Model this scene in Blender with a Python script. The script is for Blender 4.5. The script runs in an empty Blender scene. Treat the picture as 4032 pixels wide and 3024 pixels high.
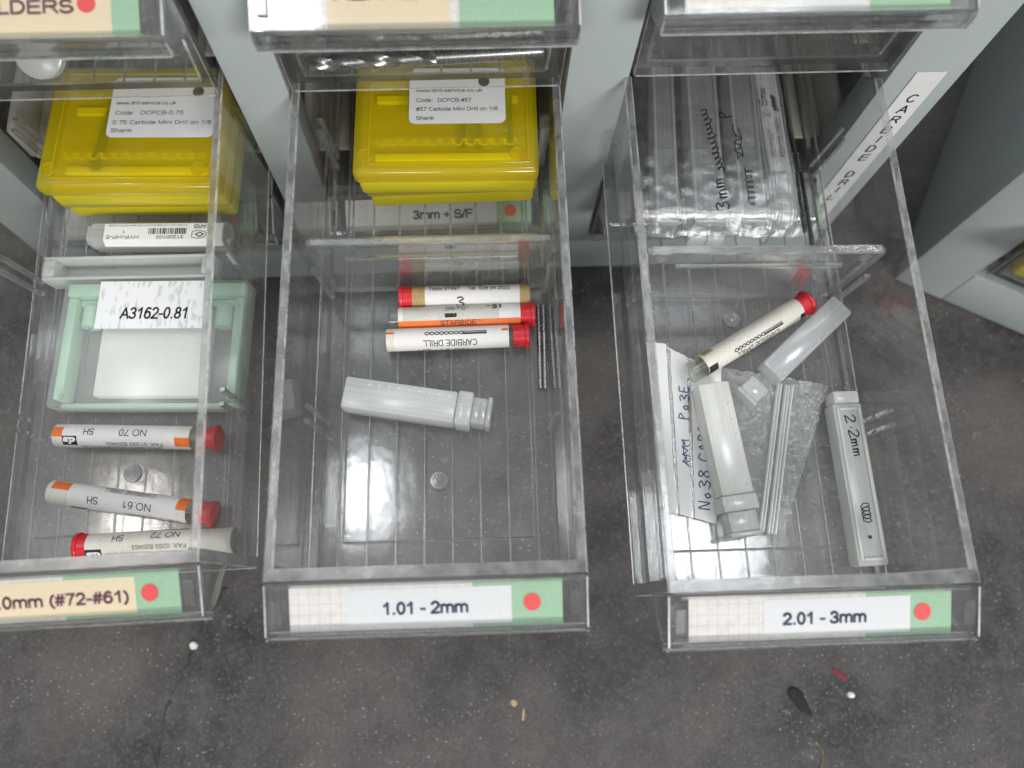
import bpy, bmesh, math, random
from mathutils import Matrix, Vector, noise

S = 0.001                       # everything below is written in millimetres
scene = bpy.context.scene
COL = scene.collection
rad = math.radians

# ------------------------------------------------------------------ camera
camd = bpy.data.cameras.new('camera')
cam = bpy.data.objects.new('camera', camd)
COL.objects.link(cam)
camd.sensor_width = 36.0
camd.lens = 36.0 * 3047.2 / 4032.0
camd.clip_start = 0.005
camd.clip_end = 20.0
CR = Matrix(((0.99811276, 0.04038181, -0.0462626),
             (-0.05202288, 0.95632814, -0.28762842),
             (0.03262727, 0.28949231, 0.9566241)))
cam.matrix_world = Matrix.Translation(Vector((12.228, -10.532, 210.192)) * S) @ CR.to_4x4()
camd.dof.use_dof = True
camd.dof.focus_distance = 0.250
camd.dof.aperture_fstop = 9.0
scene.camera = cam

# ------------------------------------------------------------------ world and lamps
world = bpy.data.worlds.new('World')
scene.world = world
world.use_nodes = True
bg = world.node_tree.nodes['Background']
wt = world.node_tree
_tc = wt.nodes.new('ShaderNodeTexCoord')
_sep = wt.nodes.new('ShaderNodeSeparateXYZ')
wt.links.new(_tc.outputs['Generated'], _sep.inputs[0])
_rp = wt.nodes.new('ShaderNodeValToRGB')
wt.links.new(_sep.outputs[2], _rp.inputs[0])
_rp.color_ramp.elements[0].position = 0.0
_rp.color_ramp.elements[0].color = (0.20, 0.20, 0.205, 1)
_rp.color_ramp.elements[1].position = 0.9
_rp.color_ramp.elements[1].color = (1.0, 1.03, 1.06, 1)
wt.links.new(_rp.outputs[0], bg.inputs['Color'])
bg.inputs['Strength'].default_value = 0.46


def area(name, loc, size, power, color=(1, 0.98, 0.95), target=None):
    d = bpy.data.lights.new(name, 'AREA')
    d.shape = 'RECTANGLE'
    d.size, d.size_y = size
    d.energy = power
    d.color = color
    o = bpy.data.objects.new(name, d)
    COL.objects.link(o)
    o.location = loc
    if target is not None:
        o.rotation_euler = (Vector(target) - Vector(loc)).to_track_quat('-Z', 'Y').to_euler()
    return o


area('ceiling_lamp', (-0.44, 0.34, 2.0), (0.17, 0.20), 2.6, (0.93, 0.97, 1.0))
area('ceiling_lamp', (0.72, 0.15, 2.0), (0.36, 0.26), 5.5, (0.93, 0.97, 1.0))
area('ceiling_lamp', (-1.32, 0.16, 2.0), (0.14, 0.40), 3.0, (1.0, 0.95, 0.88))
area('ceiling_lamp', (1.25, -2.6, 2.0), (1.3, 0.5), 72, (1.0, 0.99, 0.97), (0.03, 0.06, 0))
area('ceiling_lamp', (-0.9, -2.7, 2.1), (0.9, 0.4), 16, (1.0, 0.99, 0.97), (0, 0.05, 0))

area('ceiling_lamp', (0.60, 0.92, 2.0), (0.55, 0.30), 1.5, (0.90, 0.95, 1.0))
area('ceiling_lamp', (-0.40, 0.95, 2.0), (0.50, 0.30), 1.3, (0.90, 0.95, 1.0))
# added unseen strip lamps, for highlights and sheen on the plastic edges
for (x, y) in ((-2.2, 0.9), (0.2, 1.5), (2.0, 1.2), (-1.9, -0.6), (2.1, -0.4), (0.0, 3.0)):
    area('added_sheen_lamp', (x, y, 2.2), (1.2, 0.07), 2.2, (0.96, 0.98, 1.0))

vs = scene.view_settings
vs.view_transform = 'Standard'
vs.look = 'None'
vs.exposure = 0.30
vs.gamma = 1.0
vs.use_curve_mapping = False
cy = scene.cycles
cy.use_denoising = True
cy.max_bounces = 14
cy.transparent_max_bounces = 48
cy.transmission_bounces = 10
cy.glossy_bounces = 5
cy.diffuse_bounces = 3
cy.caustics_reflective = False
cy.caustics_refractive = True
cy.blur_glossy = 0.3
cy.sample_clamp_indirect = 4.0
scene.render.film_transparent = False


# ------------------------------------------------------------------ materials
class NT:
    def __init__(self, name):
        self.m = bpy.data.materials.new(name)
        self.m.use_nodes = True
        self.t = self.m.node_tree
        self.t.nodes.clear()
        self.out = self.t.nodes.new('ShaderNodeOutputMaterial')

    def n(self, typ, ins=None, **props):
        nd = self.t.nodes.new(typ)
        for k, v in props.items():
            setattr(nd, k, v)
        for k, v in (ins or {}).items():
            s = nd.inputs[k]
            if isinstance(v, bpy.types.NodeSocket):
                self.t.links.new(v, s)
            elif isinstance(v, (tuple, list)) and len(v) == 3 and s.type == 'RGBA':
                s.default_value = (*v, 1)
            else:
                s.default_value = v
        return nd

    def math(self, op, a, b=0.0, c=0.0, clamp=False):
        nd = self.n('ShaderNodeMath', {0: a, 1: b, 2: c}, operation=op, use_clamp=clamp)
        return nd.outputs[0]

    def mix(self, f, a, b):
        return self.n('ShaderNodeMixShader', {0: f, 1: a, 2: b}).outputs[0]

    def colmix(self, f, a, b):
        nd = self.n('ShaderNodeMix', data_type='RGBA')
        for i, v in ((0, f), (6, a), (7, b)):
            s = nd.inputs[i]
            if isinstance(v, bpy.types.NodeSocket):
                self.t.links.new(v, s)
            elif isinstance(v, (tuple, list)):
                s.default_value = (*v[:3], 1)
            else:
                s.default_value = v
        return nd.outputs[2]

    def pos(self, scale=1.0, rot=(0, 0, 0), stretch=(1, 1, 1), kind='Object'):
        tc = self.n('ShaderNodeTexCoord')
        k = 1000.0 * scale
        mp = self.n('ShaderNodeMapping', {0: tc.outputs[kind], 'Rotation': rot,
                                          'Scale': (k * stretch[0], k * stretch[1], k * stretch[2])})
        return mp.outputs[0]

    def noise(self, vec, scale, detail=3.0, rough=0.55):
        return self.n('ShaderNodeTexNoise', {'Vector': vec, 'Scale': scale, 'Detail': detail, 'Roughness': rough}).outputs[0]

    def ramp(self, f, a, b, to0=0.0, to1=1.0):
        return self.n('ShaderNodeMapRange', {0: f, 1: a, 2: b, 3: to0, 4: to1}).outputs[0]

    def specks(self, vec, scale, size):
        v = self.n('ShaderNodeTexVoronoi', {'Vector': vec, 'Scale': scale})
        return self.ramp(v.outputs['Distance'], size, size * 0.5, 0.0, 1.0)

    def fres(self, f0=0.04, normal=None, gain=1.0):
        g = self.n('ShaderNodeNewGeometry')
        nrm = normal if normal is not None else g.outputs['Normal']
        d = self.n('ShaderNodeVectorMath', {0: g.outputs['Incoming'], 1: nrm}, operation='DOT_PRODUCT').outputs['Value']
        c = self.math('ABSOLUTE', d)
        p = self.math('POWER', self.math('SUBTRACT', 1.0, c, clamp=True), 5.0)
        return self.math('MULTIPLY', self.math('MULTIPLY_ADD', p, 1.0 - f0, f0), gain, clamp=True)

    def bump(self, h, strength=0.2, dist=0.0001):
        return self.n('ShaderNodeBump', {'Height': h, 'Strength': strength, 'Distance': dist}).outputs[0]

    def done(self, sh):
        self.t.links.new(sh, self.out.inputs[0])
        return self.m


def principled(name, color, rough=0.5, spec=0.5, metal=0.0, mottle=0.0, mscale=1.0, dark=None, bump=0.0, bscale=2.0, coat=0.0):
    t = NT(name)
    col = color
    if mottle:
        nz = t.noise(t.pos(), mscale, 4.0, 0.6)
        col = t.colmix(t.ramp(nz, 0.35, 0.7, 0.0, mottle), color, dark or tuple(c * 0.6 for c in color))
    p = t.n('ShaderNodeBsdfPrincipled', {'Base Color': col, 'Roughness': rough, 'Specular IOR Level': spec, 'Metallic': metal, 'Coat Weight': coat})
    if bump:
        t.t.links.new(t.bump(t.noise(t.pos(), bscale, 3.0), bump), p.inputs['Normal'])
    return t.done(p.outputs[0])


def clear_plastic(name, tint=(0.958, 0.964, 0.964), dust=0.028, rough=0.05, bumpy=0.06, speck=0.35, refl=1.0):
    t = NT(name)
    v = t.pos()
    nrm = t.bump(t.noise(v, 0.12, 2.0), bumpy, 0.0005)
    F = t.fres(0.042, nrm, refl)
    tr = t.n('ShaderNodeBsdfTransparent', {'Color': tint}).outputs[0]
    gl = t.n('ShaderNodeBsdfGlossy', {'Color': (1, 1, 1), 'Roughness': rough, 'Normal': nrm}).outputs[0]
    a = t.mix(F, tr, gl)
    # dust, fine scratches and wipe marks lying on the plastic
    cloud = t.ramp(t.noise(v, 0.09, 5.0, 0.65), 0.38, 0.75, 0.35, 1.8)
    scr = t.noise(t.pos(1, (0, 0, 0.5), (2.2, 0.05, 2.2)), 1.0, 2.0)
    scr2 = t.noise(t.pos(1, (0, 0, -0.9), (2.6, 0.08, 2.6)), 1.0, 2.0)
    sc = t.math('ADD', t.ramp(scr, 0.71, 0.78), t.ramp(scr2, 0.72, 0.79))
    sp = t.specks(v, 0.33, 0.085)
    d = t.math('MULTIPLY', cloud, dust)
    d = t.math('ADD', d, t.math('MULTIPLY', sc, 0.10))
    d = t.math('ADD', d, t.math('MULTIPLY', sp, speck), clamp=True)
    df = t.n('ShaderNodeBsdfDiffuse', {'Color': (0.72, 0.71, 0.69)}).outputs[0]
    return t.done(t.mix(d, a, df))


def edge_plastic(name):
    """moulded rim of the clear plastic: scuffed, streaky, greyish"""
    t = NT(name)
    h = t.math('ADD', t.math('MULTIPLY', t.noise(t.pos(), 0.16, 3.0, 0.6), 1.5), t.math('MULTIPLY', t.noise(t.pos(), 2.4, 3.0), 0.5))
    nrm = t.bump(h, 0.16, 0.0003)
    rf = t.n('ShaderNodeBsdfRefraction', {'Color': (0.80, 0.81, 0.81), 'Roughness': 0.12, 'IOR': 1.30, 'Normal': nrm}).outputs[0]
    tr = t.n('ShaderNodeBsdfTransparent', {'Color': (0.50, 0.51, 0.51)}).outputs[0]  # dark tint also stands in for internal reflection in the rim
    gl = t.n('ShaderNodeBsdfGlossy', {'Color': (1, 1, 1), 'Roughness': 0.20, 'Normal': nrm}).outputs[0]
    df = t.n('ShaderNodeBsdfDiffuse', {'Color': (0.66, 0.66, 0.65)}).outputs[0]
    a = t.mix(0.5, rf, tr)
    a = t.mix(t.ramp(h, 0.75, 1.45, 0.05, 0.40), a, df)
    return t.done(t.mix(t.fres(0.06, nrm, 1.3), a, gl))


def dark_edge(name):
    """end of a thick sheet: near-black tint painted in for its internal shade"""
    t = NT(name)
    tr = t.n('ShaderNodeBsdfTransparent', {'Color': (0.10, 0.10, 0.10)}).outputs[0]
    gl = t.n('ShaderNodeBsdfGlossy', {'Color': (1, 1, 1), 'Roughness': 0.12}).outputs[0]
    return t.done(t.mix(t.fres(0.04), tr, gl))


def arris(name):
    """edge of the moulding: uneven pale colour painted in for its highlights"""
    t = NT(name)
    n = t.noise(t.pos(), 0.12, 4.0, 0.7)
    tr = t.n('ShaderNodeBsdfTransparent', {'Color': (0.9, 0.9, 0.9)}).outputs[0]
    df = t.n('ShaderNodeBsdfDiffuse', {'Color': (0.66, 0.66, 0.65)}).outputs[0]
    gl = t.n('ShaderNodeBsdfGlossy', {'Color': (1, 1, 1), 'Roughness': 0.25}).outputs[0]
    a = t.mix(t.ramp(n, 0.35, 0.68, 0.18, 0.80), tr, df)
    return t.done(t.mix(0.15, a, gl))


def solid_glass(name, color=(0.96, 0.97, 0.965), rough=0.02, ior=1.46, veil=0.05):
    t = NT(name)
    nrm = t.bump(t.noise(t.pos(), 0.7, 2.0), 0.08, 0.0003)
    g = t.n('ShaderNodeBsdfGlass', {'Color': color, 'Roughness': rough, 'IOR': ior, 'Normal': nrm}).outputs[0]
    tr = t.n('ShaderNodeBsdfTransparent', {'Color': color}).outputs[0]
    df = t.n('ShaderNodeBsdfDiffuse', {'Color': (0.7, 0.7, 0.69)}).outputs[0]
    return t.done(t.mix(veil, t.mix(0.3, g, tr), df))


def milky(name, color=(0.86, 0.88, 0.86), see=0.5, rough=0.22, tint=None, streak=0.14):
    """translucent moulded plastic: lets some light straight through, scatters the rest"""
    t = NT(name)
    v = t.pos()
    st = t.noise(t.pos(1, (0, 0, 0), (0.03, 1.6, 1.6)), 1.0, 4.0)
    nrm = t.bump(t.math('ADD', t.math('MULTIPLY', st, .15), t.noise(v, 0.25, 3.0)), 0.10, 0.0003)
    tr = t.n('ShaderNodeBsdfTransparent', {'Color': tint or color}).outputs[0]
    df = t.n('ShaderNodeBsdfDiffuse', {'Color': color, 'Normal': nrm}).outputs[0]
    tl = t.n('ShaderNodeBsdfTranslucent', {'Color': color, 'Normal': nrm}).outputs[0]
    gl = t.n('ShaderNodeBsdfGlossy', {'Color': (1, 1, 1), 'Roughness': rough, 'Normal': nrm}).outputs[0]
    body = t.mix(0.28, df, tl)
    cosv = t.fres(0.0, None, 1.0)
    f = t.math('ADD', t.ramp(st, 0.3, 0.7, 1 - see - streak * 0.4, 1 - see + streak * 0.4), cosv, clamp=True)
    a = t.mix(f, tr, body)
    return t.done(t.mix(t.fres(0.05, nrm), a, gl))


def film_mat(name, strength=1.0, veil=0.10):
    t = NT(name)
    v = t.pos()
    h = t.math('ADD', t.noise(v, 0.30, 5.0, 0.75), t.math('MULTIPLY', t.noise(v, 1.1, 3.0), 0.45))
    nrm = t.bump(h, min(1.0, strength), 0.0022 * strength)
    painted_glint = t.math('MULTIPLY', t.ramp(t.noise(v, 0.55, 5.0, 0.8), 0.52, 0.60), 0.46 * strength * strength * strength)  # white flecks painted in for glints on the creased film
    veil = t.math('ADD', painted_glint, veil)
    tr = t.n('ShaderNodeBsdfTransparent', {'Color': (0.95, 0.95, 0.96)}).outputs[0]
    gl = t.n('ShaderNodeBsdfGlossy', {'Color': (1, 1, 1), 'Roughness': 0.20, 'Normal': nrm}).outputs[0]
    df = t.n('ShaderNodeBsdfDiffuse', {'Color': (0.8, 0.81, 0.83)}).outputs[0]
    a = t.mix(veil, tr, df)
    return t.done(t.mix(t.fres(0.16, nrm, 1.2 + 0.8 * strength), a, gl))


def graph_paper():
    t = NT('graph_paper')
    tc = t.n('ShaderNodeTexCoord')
    sx = t.n('ShaderNodeSeparateXYZ', {0: tc.outputs['UV']})
    ln = None
    for ax in (0, 1):
        fr = t.math('FRACT', t.math('DIVIDE', sx.outputs[ax], 2.75))
        l = t.math('LESS_THAN', fr, 0.075)
        ln = l if ln is None else t.math('MAXIMUM', ln, l)
    base = t.colmix(t.ramp(t.noise(t.pos(), 0.4, 4.0), 0.4, 0.7), (0.78, 0.75, 0.72), (0.70, 0.66, 0.62))
    col = t.colmix(t.math('MULTIPLY', ln, 0.38), base, (0.42, 0.33, 0.30))
    p = t.n('ShaderNodeBsdfPrincipled', {'Base Color': col, 'Roughness': 0.7, 'Specular IOR Level': 0.2})
    return t.done(p.outputs[0])


def floor_mat():
    t = NT('floor_concrete')
    v = t.pos()
    big = t.noise(v, 0.012, 5.0, 0.6)
    mid = t.noise(v, 0.06, 5.0, 0.65)
    fine = t.noise(v, 0.8, 5.0, 0.72)
    c = t.colmix(t.ramp(big, 0.38, 0.64), (0.022, 0.0215, 0.0235), (0.094, 0.083, 0.077))
    c = t.colmix(t.ramp(mid, 0.44, 0.74, 0.0, 0.7), c, (0.118, 0.110, 0.107))
    c = t.colmix(t.ramp(fine, 0.50, 0.74, 0.0, 0.62), c, (0.17, 0.162, 0.156))
    c = t.colmix(t.ramp(fine, 0.42, 0.26, 0.0, 0.7), c, (0.016, 0.017, 0.018))
    # blue-grey paint left in the pores
    fl = t.math('MULTIPLY', t.ramp(t.noise(v, 0.16, 5.0, 0.7), 0.645, 0.69), t.ramp(t.noise(v, 0.018, 2.0), 0.48, 0.62))
    c = t.colmix(t.math('MULTIPLY', fl, 0.7), c, (0.21, 0.235, 0.25))
    # light grit trodden into the surface
    g1 = t.math('MULTIPLY', t.specks(v, 0.42, 0.17), t.ramp(t.noise(v, 0.05, 3.0), 0.4, 0.6, 0.15, 1.0))
    c = t.colmix(t.math('MULTIPLY', g1, 0.75), c, (0.42, 0.40, 0.38))
    g2 = t.specks(v, 0.115, 0.055)
    c = t.colmix(t.math('MULTIPLY', g2, 0.7), c, (0.46, 0.44, 0.42))
    h = t.math('ADD', t.math('MULTIPLY', fine, 0.6), t.noise(v, 2.2, 2.0))
    p = t.n('ShaderNodeBsdfPrincipled', {'Base Color': c, 'Roughness': t.ramp(mid, 0.3, 0.7, 0.45, 0.7), 'Specular IOR Level': 0.45,
                                         'Normal': t.bump(h, 0.55, 0.0006)})
    return t.done(p.outputs[0])


def paint_mat():
    t = NT('grey_green_paint')
    v = t.pos()
    n1 = t.noise(v, 0.02, 4.0)
    c = t.colmix(t.ramp(n1, 0.35, 0.7), (0.43, 0.475, 0.472), (0.395, 0.44, 0.44))
    sp = t.specks(v, 0.05, 0.03)
    c = t.colmix(sp, c, (0.6, 0.6, 0.58))
    dk = t.specks(t.pos(1, (0.3, 0.2, 0.5)), 0.045, 0.02)
    c = t.colmix(dk, c, (0.10, 0.10, 0.10))
    p = t.n('ShaderNodeBsdfPrincipled', {'Base Color': c, 'Roughness': 0.42, 'Specular IOR Level': 0.4,
                                         'Normal': t.bump(t.noise(v, 0.6, 3.0), 0.08, 0.0003)})
    return t.done(p.outputs[0])


def aged_paper(name, base, dirt, amount=0.6, scale=1.6):
    t = NT(name)
    n = t.noise(t.pos(), scale, 5.0, 0.75)
    n2 = t.noise(t.pos(), 0.18, 3.0)
    f = t.math('MULTIPLY', t.ramp(n, 0.46, 0.68, 0.0, amount), t.ramp(n2, 0.3, 0.62, 0.25, 1.0))
    p = t.n('ShaderNodeBsdfPrincipled', {'Base Color': t.colmix(f, base, dirt), 'Roughness': 0.55, 'Specular IOR Level': 0.35})
    return t.done(p.outputs[0])


def watermark_paper():
    t = NT('watermarked_label_paper')
    n = t.noise(t.pos(1, (0, 0, 0.75), (0.9, 0.16, 1)), 1.0, 2.0)
    n2 = t.noise(t.pos(), 0.22, 1.0)
    f = t.math('MULTIPLY', t.ramp(n, 0.52, 0.56), t.ramp(n2, 0.45, 0.55))
    p = t.n('ShaderNodeBsdfPrincipled', {'Base Color': t.colmix(f, (0.80, 0.80, 0.81), (0.60, 0.61, 0.62)), 'Roughness': 0.4, 'Specular IOR Level': 0.4})
    return t.done(p.outputs[0])


def yellow_plastic(name, see=0.42):
    t = NT(name)
    v = t.pos()
    nrm = t.bump(t.noise(v, 0.25, 3.0), 0.06, 0.0003)
    tr = t.n('ShaderNodeBsdfTransparent', {'Color': (0.96, 0.87, 0.05)}).outputs[0]
    df = t.n('ShaderNodeBsdfDiffuse', {'Color': (0.95, 0.84, 0.02)}).outputs[0]
    tl = t.n('ShaderNodeBsdfTranslucent', {'Color': (0.93, 0.80, 0.02)}).outputs[0]
    gl = t.n('ShaderNodeBsdfGlossy', {'Color': (1, 1, 1), 'Roughness': 0.14, 'Normal': nrm}).outputs[0]
    f = t.math('ADD', 1 - see, t.fres(0.0, None, 0.9), clamp=True)
    a = t.mix(f, tr, t.mix(0.35, df, tl))
    return t.done(t.mix(t.fres(0.05, nrm), a, gl))


def drill_steel(name, color=(0.33, 0.33, 0.34), rough=0.22):
    t = NT(name)
    n = t.noise(t.pos(1, (0, 0, 0), (6.0, 0.5, 0.5)), 1.0, 2.0)
    p = t.n('ShaderNodeBsdfPrincipled', {'Base Color': color, 'Metallic': 1.0, 'Roughness': t.ramp(n, 0.3, 0.7, rough * 0.7, rough * 1.4)})
    return t.done(p.outputs[0])


M = {}
M['clear'] = clear_plastic('clear_plastic_sheet')
M['clear_floor'] = clear_plastic('clear_plastic_floor', (0.955, 0.962, 0.962), 0.042, 0.12, 0.13, 0.7, 1.1)
M['clear_divider'] = clear_plastic('clear_plastic_divider', (0.97, 0.975, 0.975), 0.018, 0.015, 0.015, 0.3, 1.7)
M['clear_clean'] = clear_plastic('clear_plastic_window', (0.985, 0.985, 0.985), 0.012, 0.06, 0.03, 0.15)
M['tube'] = clear_plastic('clear_tube_plastic', (0.93, 0.945, 0.90), 0.03, 0.04, 0.03, 0.1, 1.6)
M['edge'] = edge_plastic('scuffed_plastic_edge')
M['glass'] = solid_glass('moulded_clear_plastic')
M['glass_pure'] = solid_glass('clear_moulded_lip', (0.97, 0.975, 0.975), 0.015, 1.47, 0.015)
M['edge_dark'] = dark_edge('shade_tinted_edge')
M['edge_highlight'] = arris('painted_edge_highlight')
M['frost'] = milky('frosted_plastic', (0.93, 0.95, 0.93), 0.54)
M['frost_white'] = milky('milky_white_plastic', (0.94, 0.945, 0.91), 0.36)
M['frost_clear'] = milky('hazy_clear_plastic', (0.92, 0.935, 0.94), 0.66, 0.16)
M['frost_green'] = milky('hazy_lid_plastic', (0.87, 0.89, 0.87), 0.78, 0.22, None, 0.0)
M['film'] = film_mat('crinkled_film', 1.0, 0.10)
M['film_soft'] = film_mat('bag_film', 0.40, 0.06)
M['graph'] = graph_paper()
M['paper'] = principled('white_paper', (0.76, 0.76, 0.75), 0.6, 0.3, mottle=0.25, mscale=1.2, dark=(0.62, 0.62, 0.61))
M['strip'] = principled('pale_paper_strip', (0.72, 0.73, 0.74), 0.55, 0.3, mottle=0.2, mscale=0.8, dark=(0.62, 0.63, 0.64))
M['cream'] = principled('cream_paper', (0.78, 0.66, 0.44), 0.6, 0.3, mottle=0.3, mscale=0.8, dark=(0.70, 0.58, 0.38))
M['green_card'] = principled('green_card', (0.33, 0.54, 0.35), 0.6, 0.3, mottle=0.25, mscale=0.8)
M['red_dot'] = principled('red_dot_paper', (0.80, 0.055, 0.05), 0.5, 0.3)
M['ink'] = principled('black_ink', (0.022, 0.022, 0.028), 0.5, 0.3)
M['ink_navy'] = principled('navy_ink', (0.075, 0.095, 0.165), 0.6, 0.2)
M['ink_blue'] = principled('blue_marker_ink', (0.035, 0.045, 0.17), 0.5, 0.3)
M['ink_purple'] = principled('faded_purple_ink', (0.27, 0.12, 0.15), 0.6, 0.2)
M['ink_grey'] = principled('grey_ink', (0.16, 0.17, 0.18), 0.6, 0.2)
M['orange'] = aged_paper('orange_print', (0.74, 0.17, 0.035), (0.50, 0.16, 0.06), 0.5)
M['sleeve'] = aged_paper('white_paper_sleeve', (0.72, 0.70, 0.69), (0.50, 0.47, 0.42), 0.45)
M['sleeve_old'] = aged_paper('stained_paper_sleeve', (0.68, 0.65, 0.58), (0.40, 0.37, 0.31), 0.7)
M['sleeve_grime'] = aged_paper('grimy_paper_sleeve', (0.60, 0.58, 0.53), (0.25, 0.24, 0.21), 0.9, 2.4)
M['tape_brown'] = aged_paper('brown_tape', (0.42, 0.29, 0.12), (0.20, 0.13, 0.06), 0.8, 1.2)
M['red_cap'] = principled('red_cap_plastic', (0.62, 0.022, 0.032), 0.28, 0.5, mottle=0.2, mscale=0.5)
M['steel'] = drill_steel('ground_steel')
M['carbide'] = drill_steel('dark_carbide', (0.20, 0.20, 0.205), 0.28)
M['mill_steel'] = drill_steel('bright_tool_steel', (0.42, 0.42, 0.43), 0.25)
M['paint'] = paint_mat()
M['ivory'] = principled('ivory_plastic', (0.60, 0.57, 0.49), 0.4, 0.4, mottle=0.2, mscale=0.1)
M['dark_inside'] = principled('shade_dark_steel', (0.10, 0.105, 0.105), 0.6, 0.3)  # inner panels coloured dark to stand in for the shade inside
M['floor'] = floor_mat()
M['yellow'] = yellow_plastic('yellow_clear_plastic', 0.64)
M['yellow_base'] = yellow_plastic('yellow_base_plastic', 0.25)
M['yellow_tooth'] = principled('yellow_rack_plastic', (0.95, 0.88, 0.20), 0.4, 0.4)
M['mint'] = principled('mint_green_plastic', (0.55, 0.80, 0.63), 0.4, 0.4, mottle=0.12, mscale=0.15)
M['foam'] = principled('white_foam', (0.88, 0.885, 0.85), 0.8, 0.1, mottle=0.15, mscale=0.2)
M['watermark'] = watermark_paper()
M['maroon'] = principled('maroon_card', (0.16, 0.025, 0.04), 0.5, 0.3)
M['blue'] = principled('blue_card', (0.04, 0.08, 0.30), 0.5, 0.3)
M['rubber'] = principled('black_rubber', (0.014, 0.014, 0.014), 0.6, 0.3, bump=0.5, bscale=0.8)
M['crack_dirt'] = principled('crack_dirt', (0.022, 0.020, 0.019), 0.8, 0.2, mottle=1.0, mscale=1.2, dark=(0.08, 0.074, 0.07))
M['red_flake'] = principled('dull_red_paint', (0.20, 0.03, 0.04), 0.6, 0.3)
M['white_chip'] = principled('white_chip', (0.75, 0.73, 0.68), 0.5, 0.4)
M['tan_chip'] = principled('tan_fibre', (0.45, 0.33, 0.18), 0.6, 0.3)
M['grit'] = principled('pale_grit', (0.27, 0.26, 0.25), 0.35, 0.6)


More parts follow.
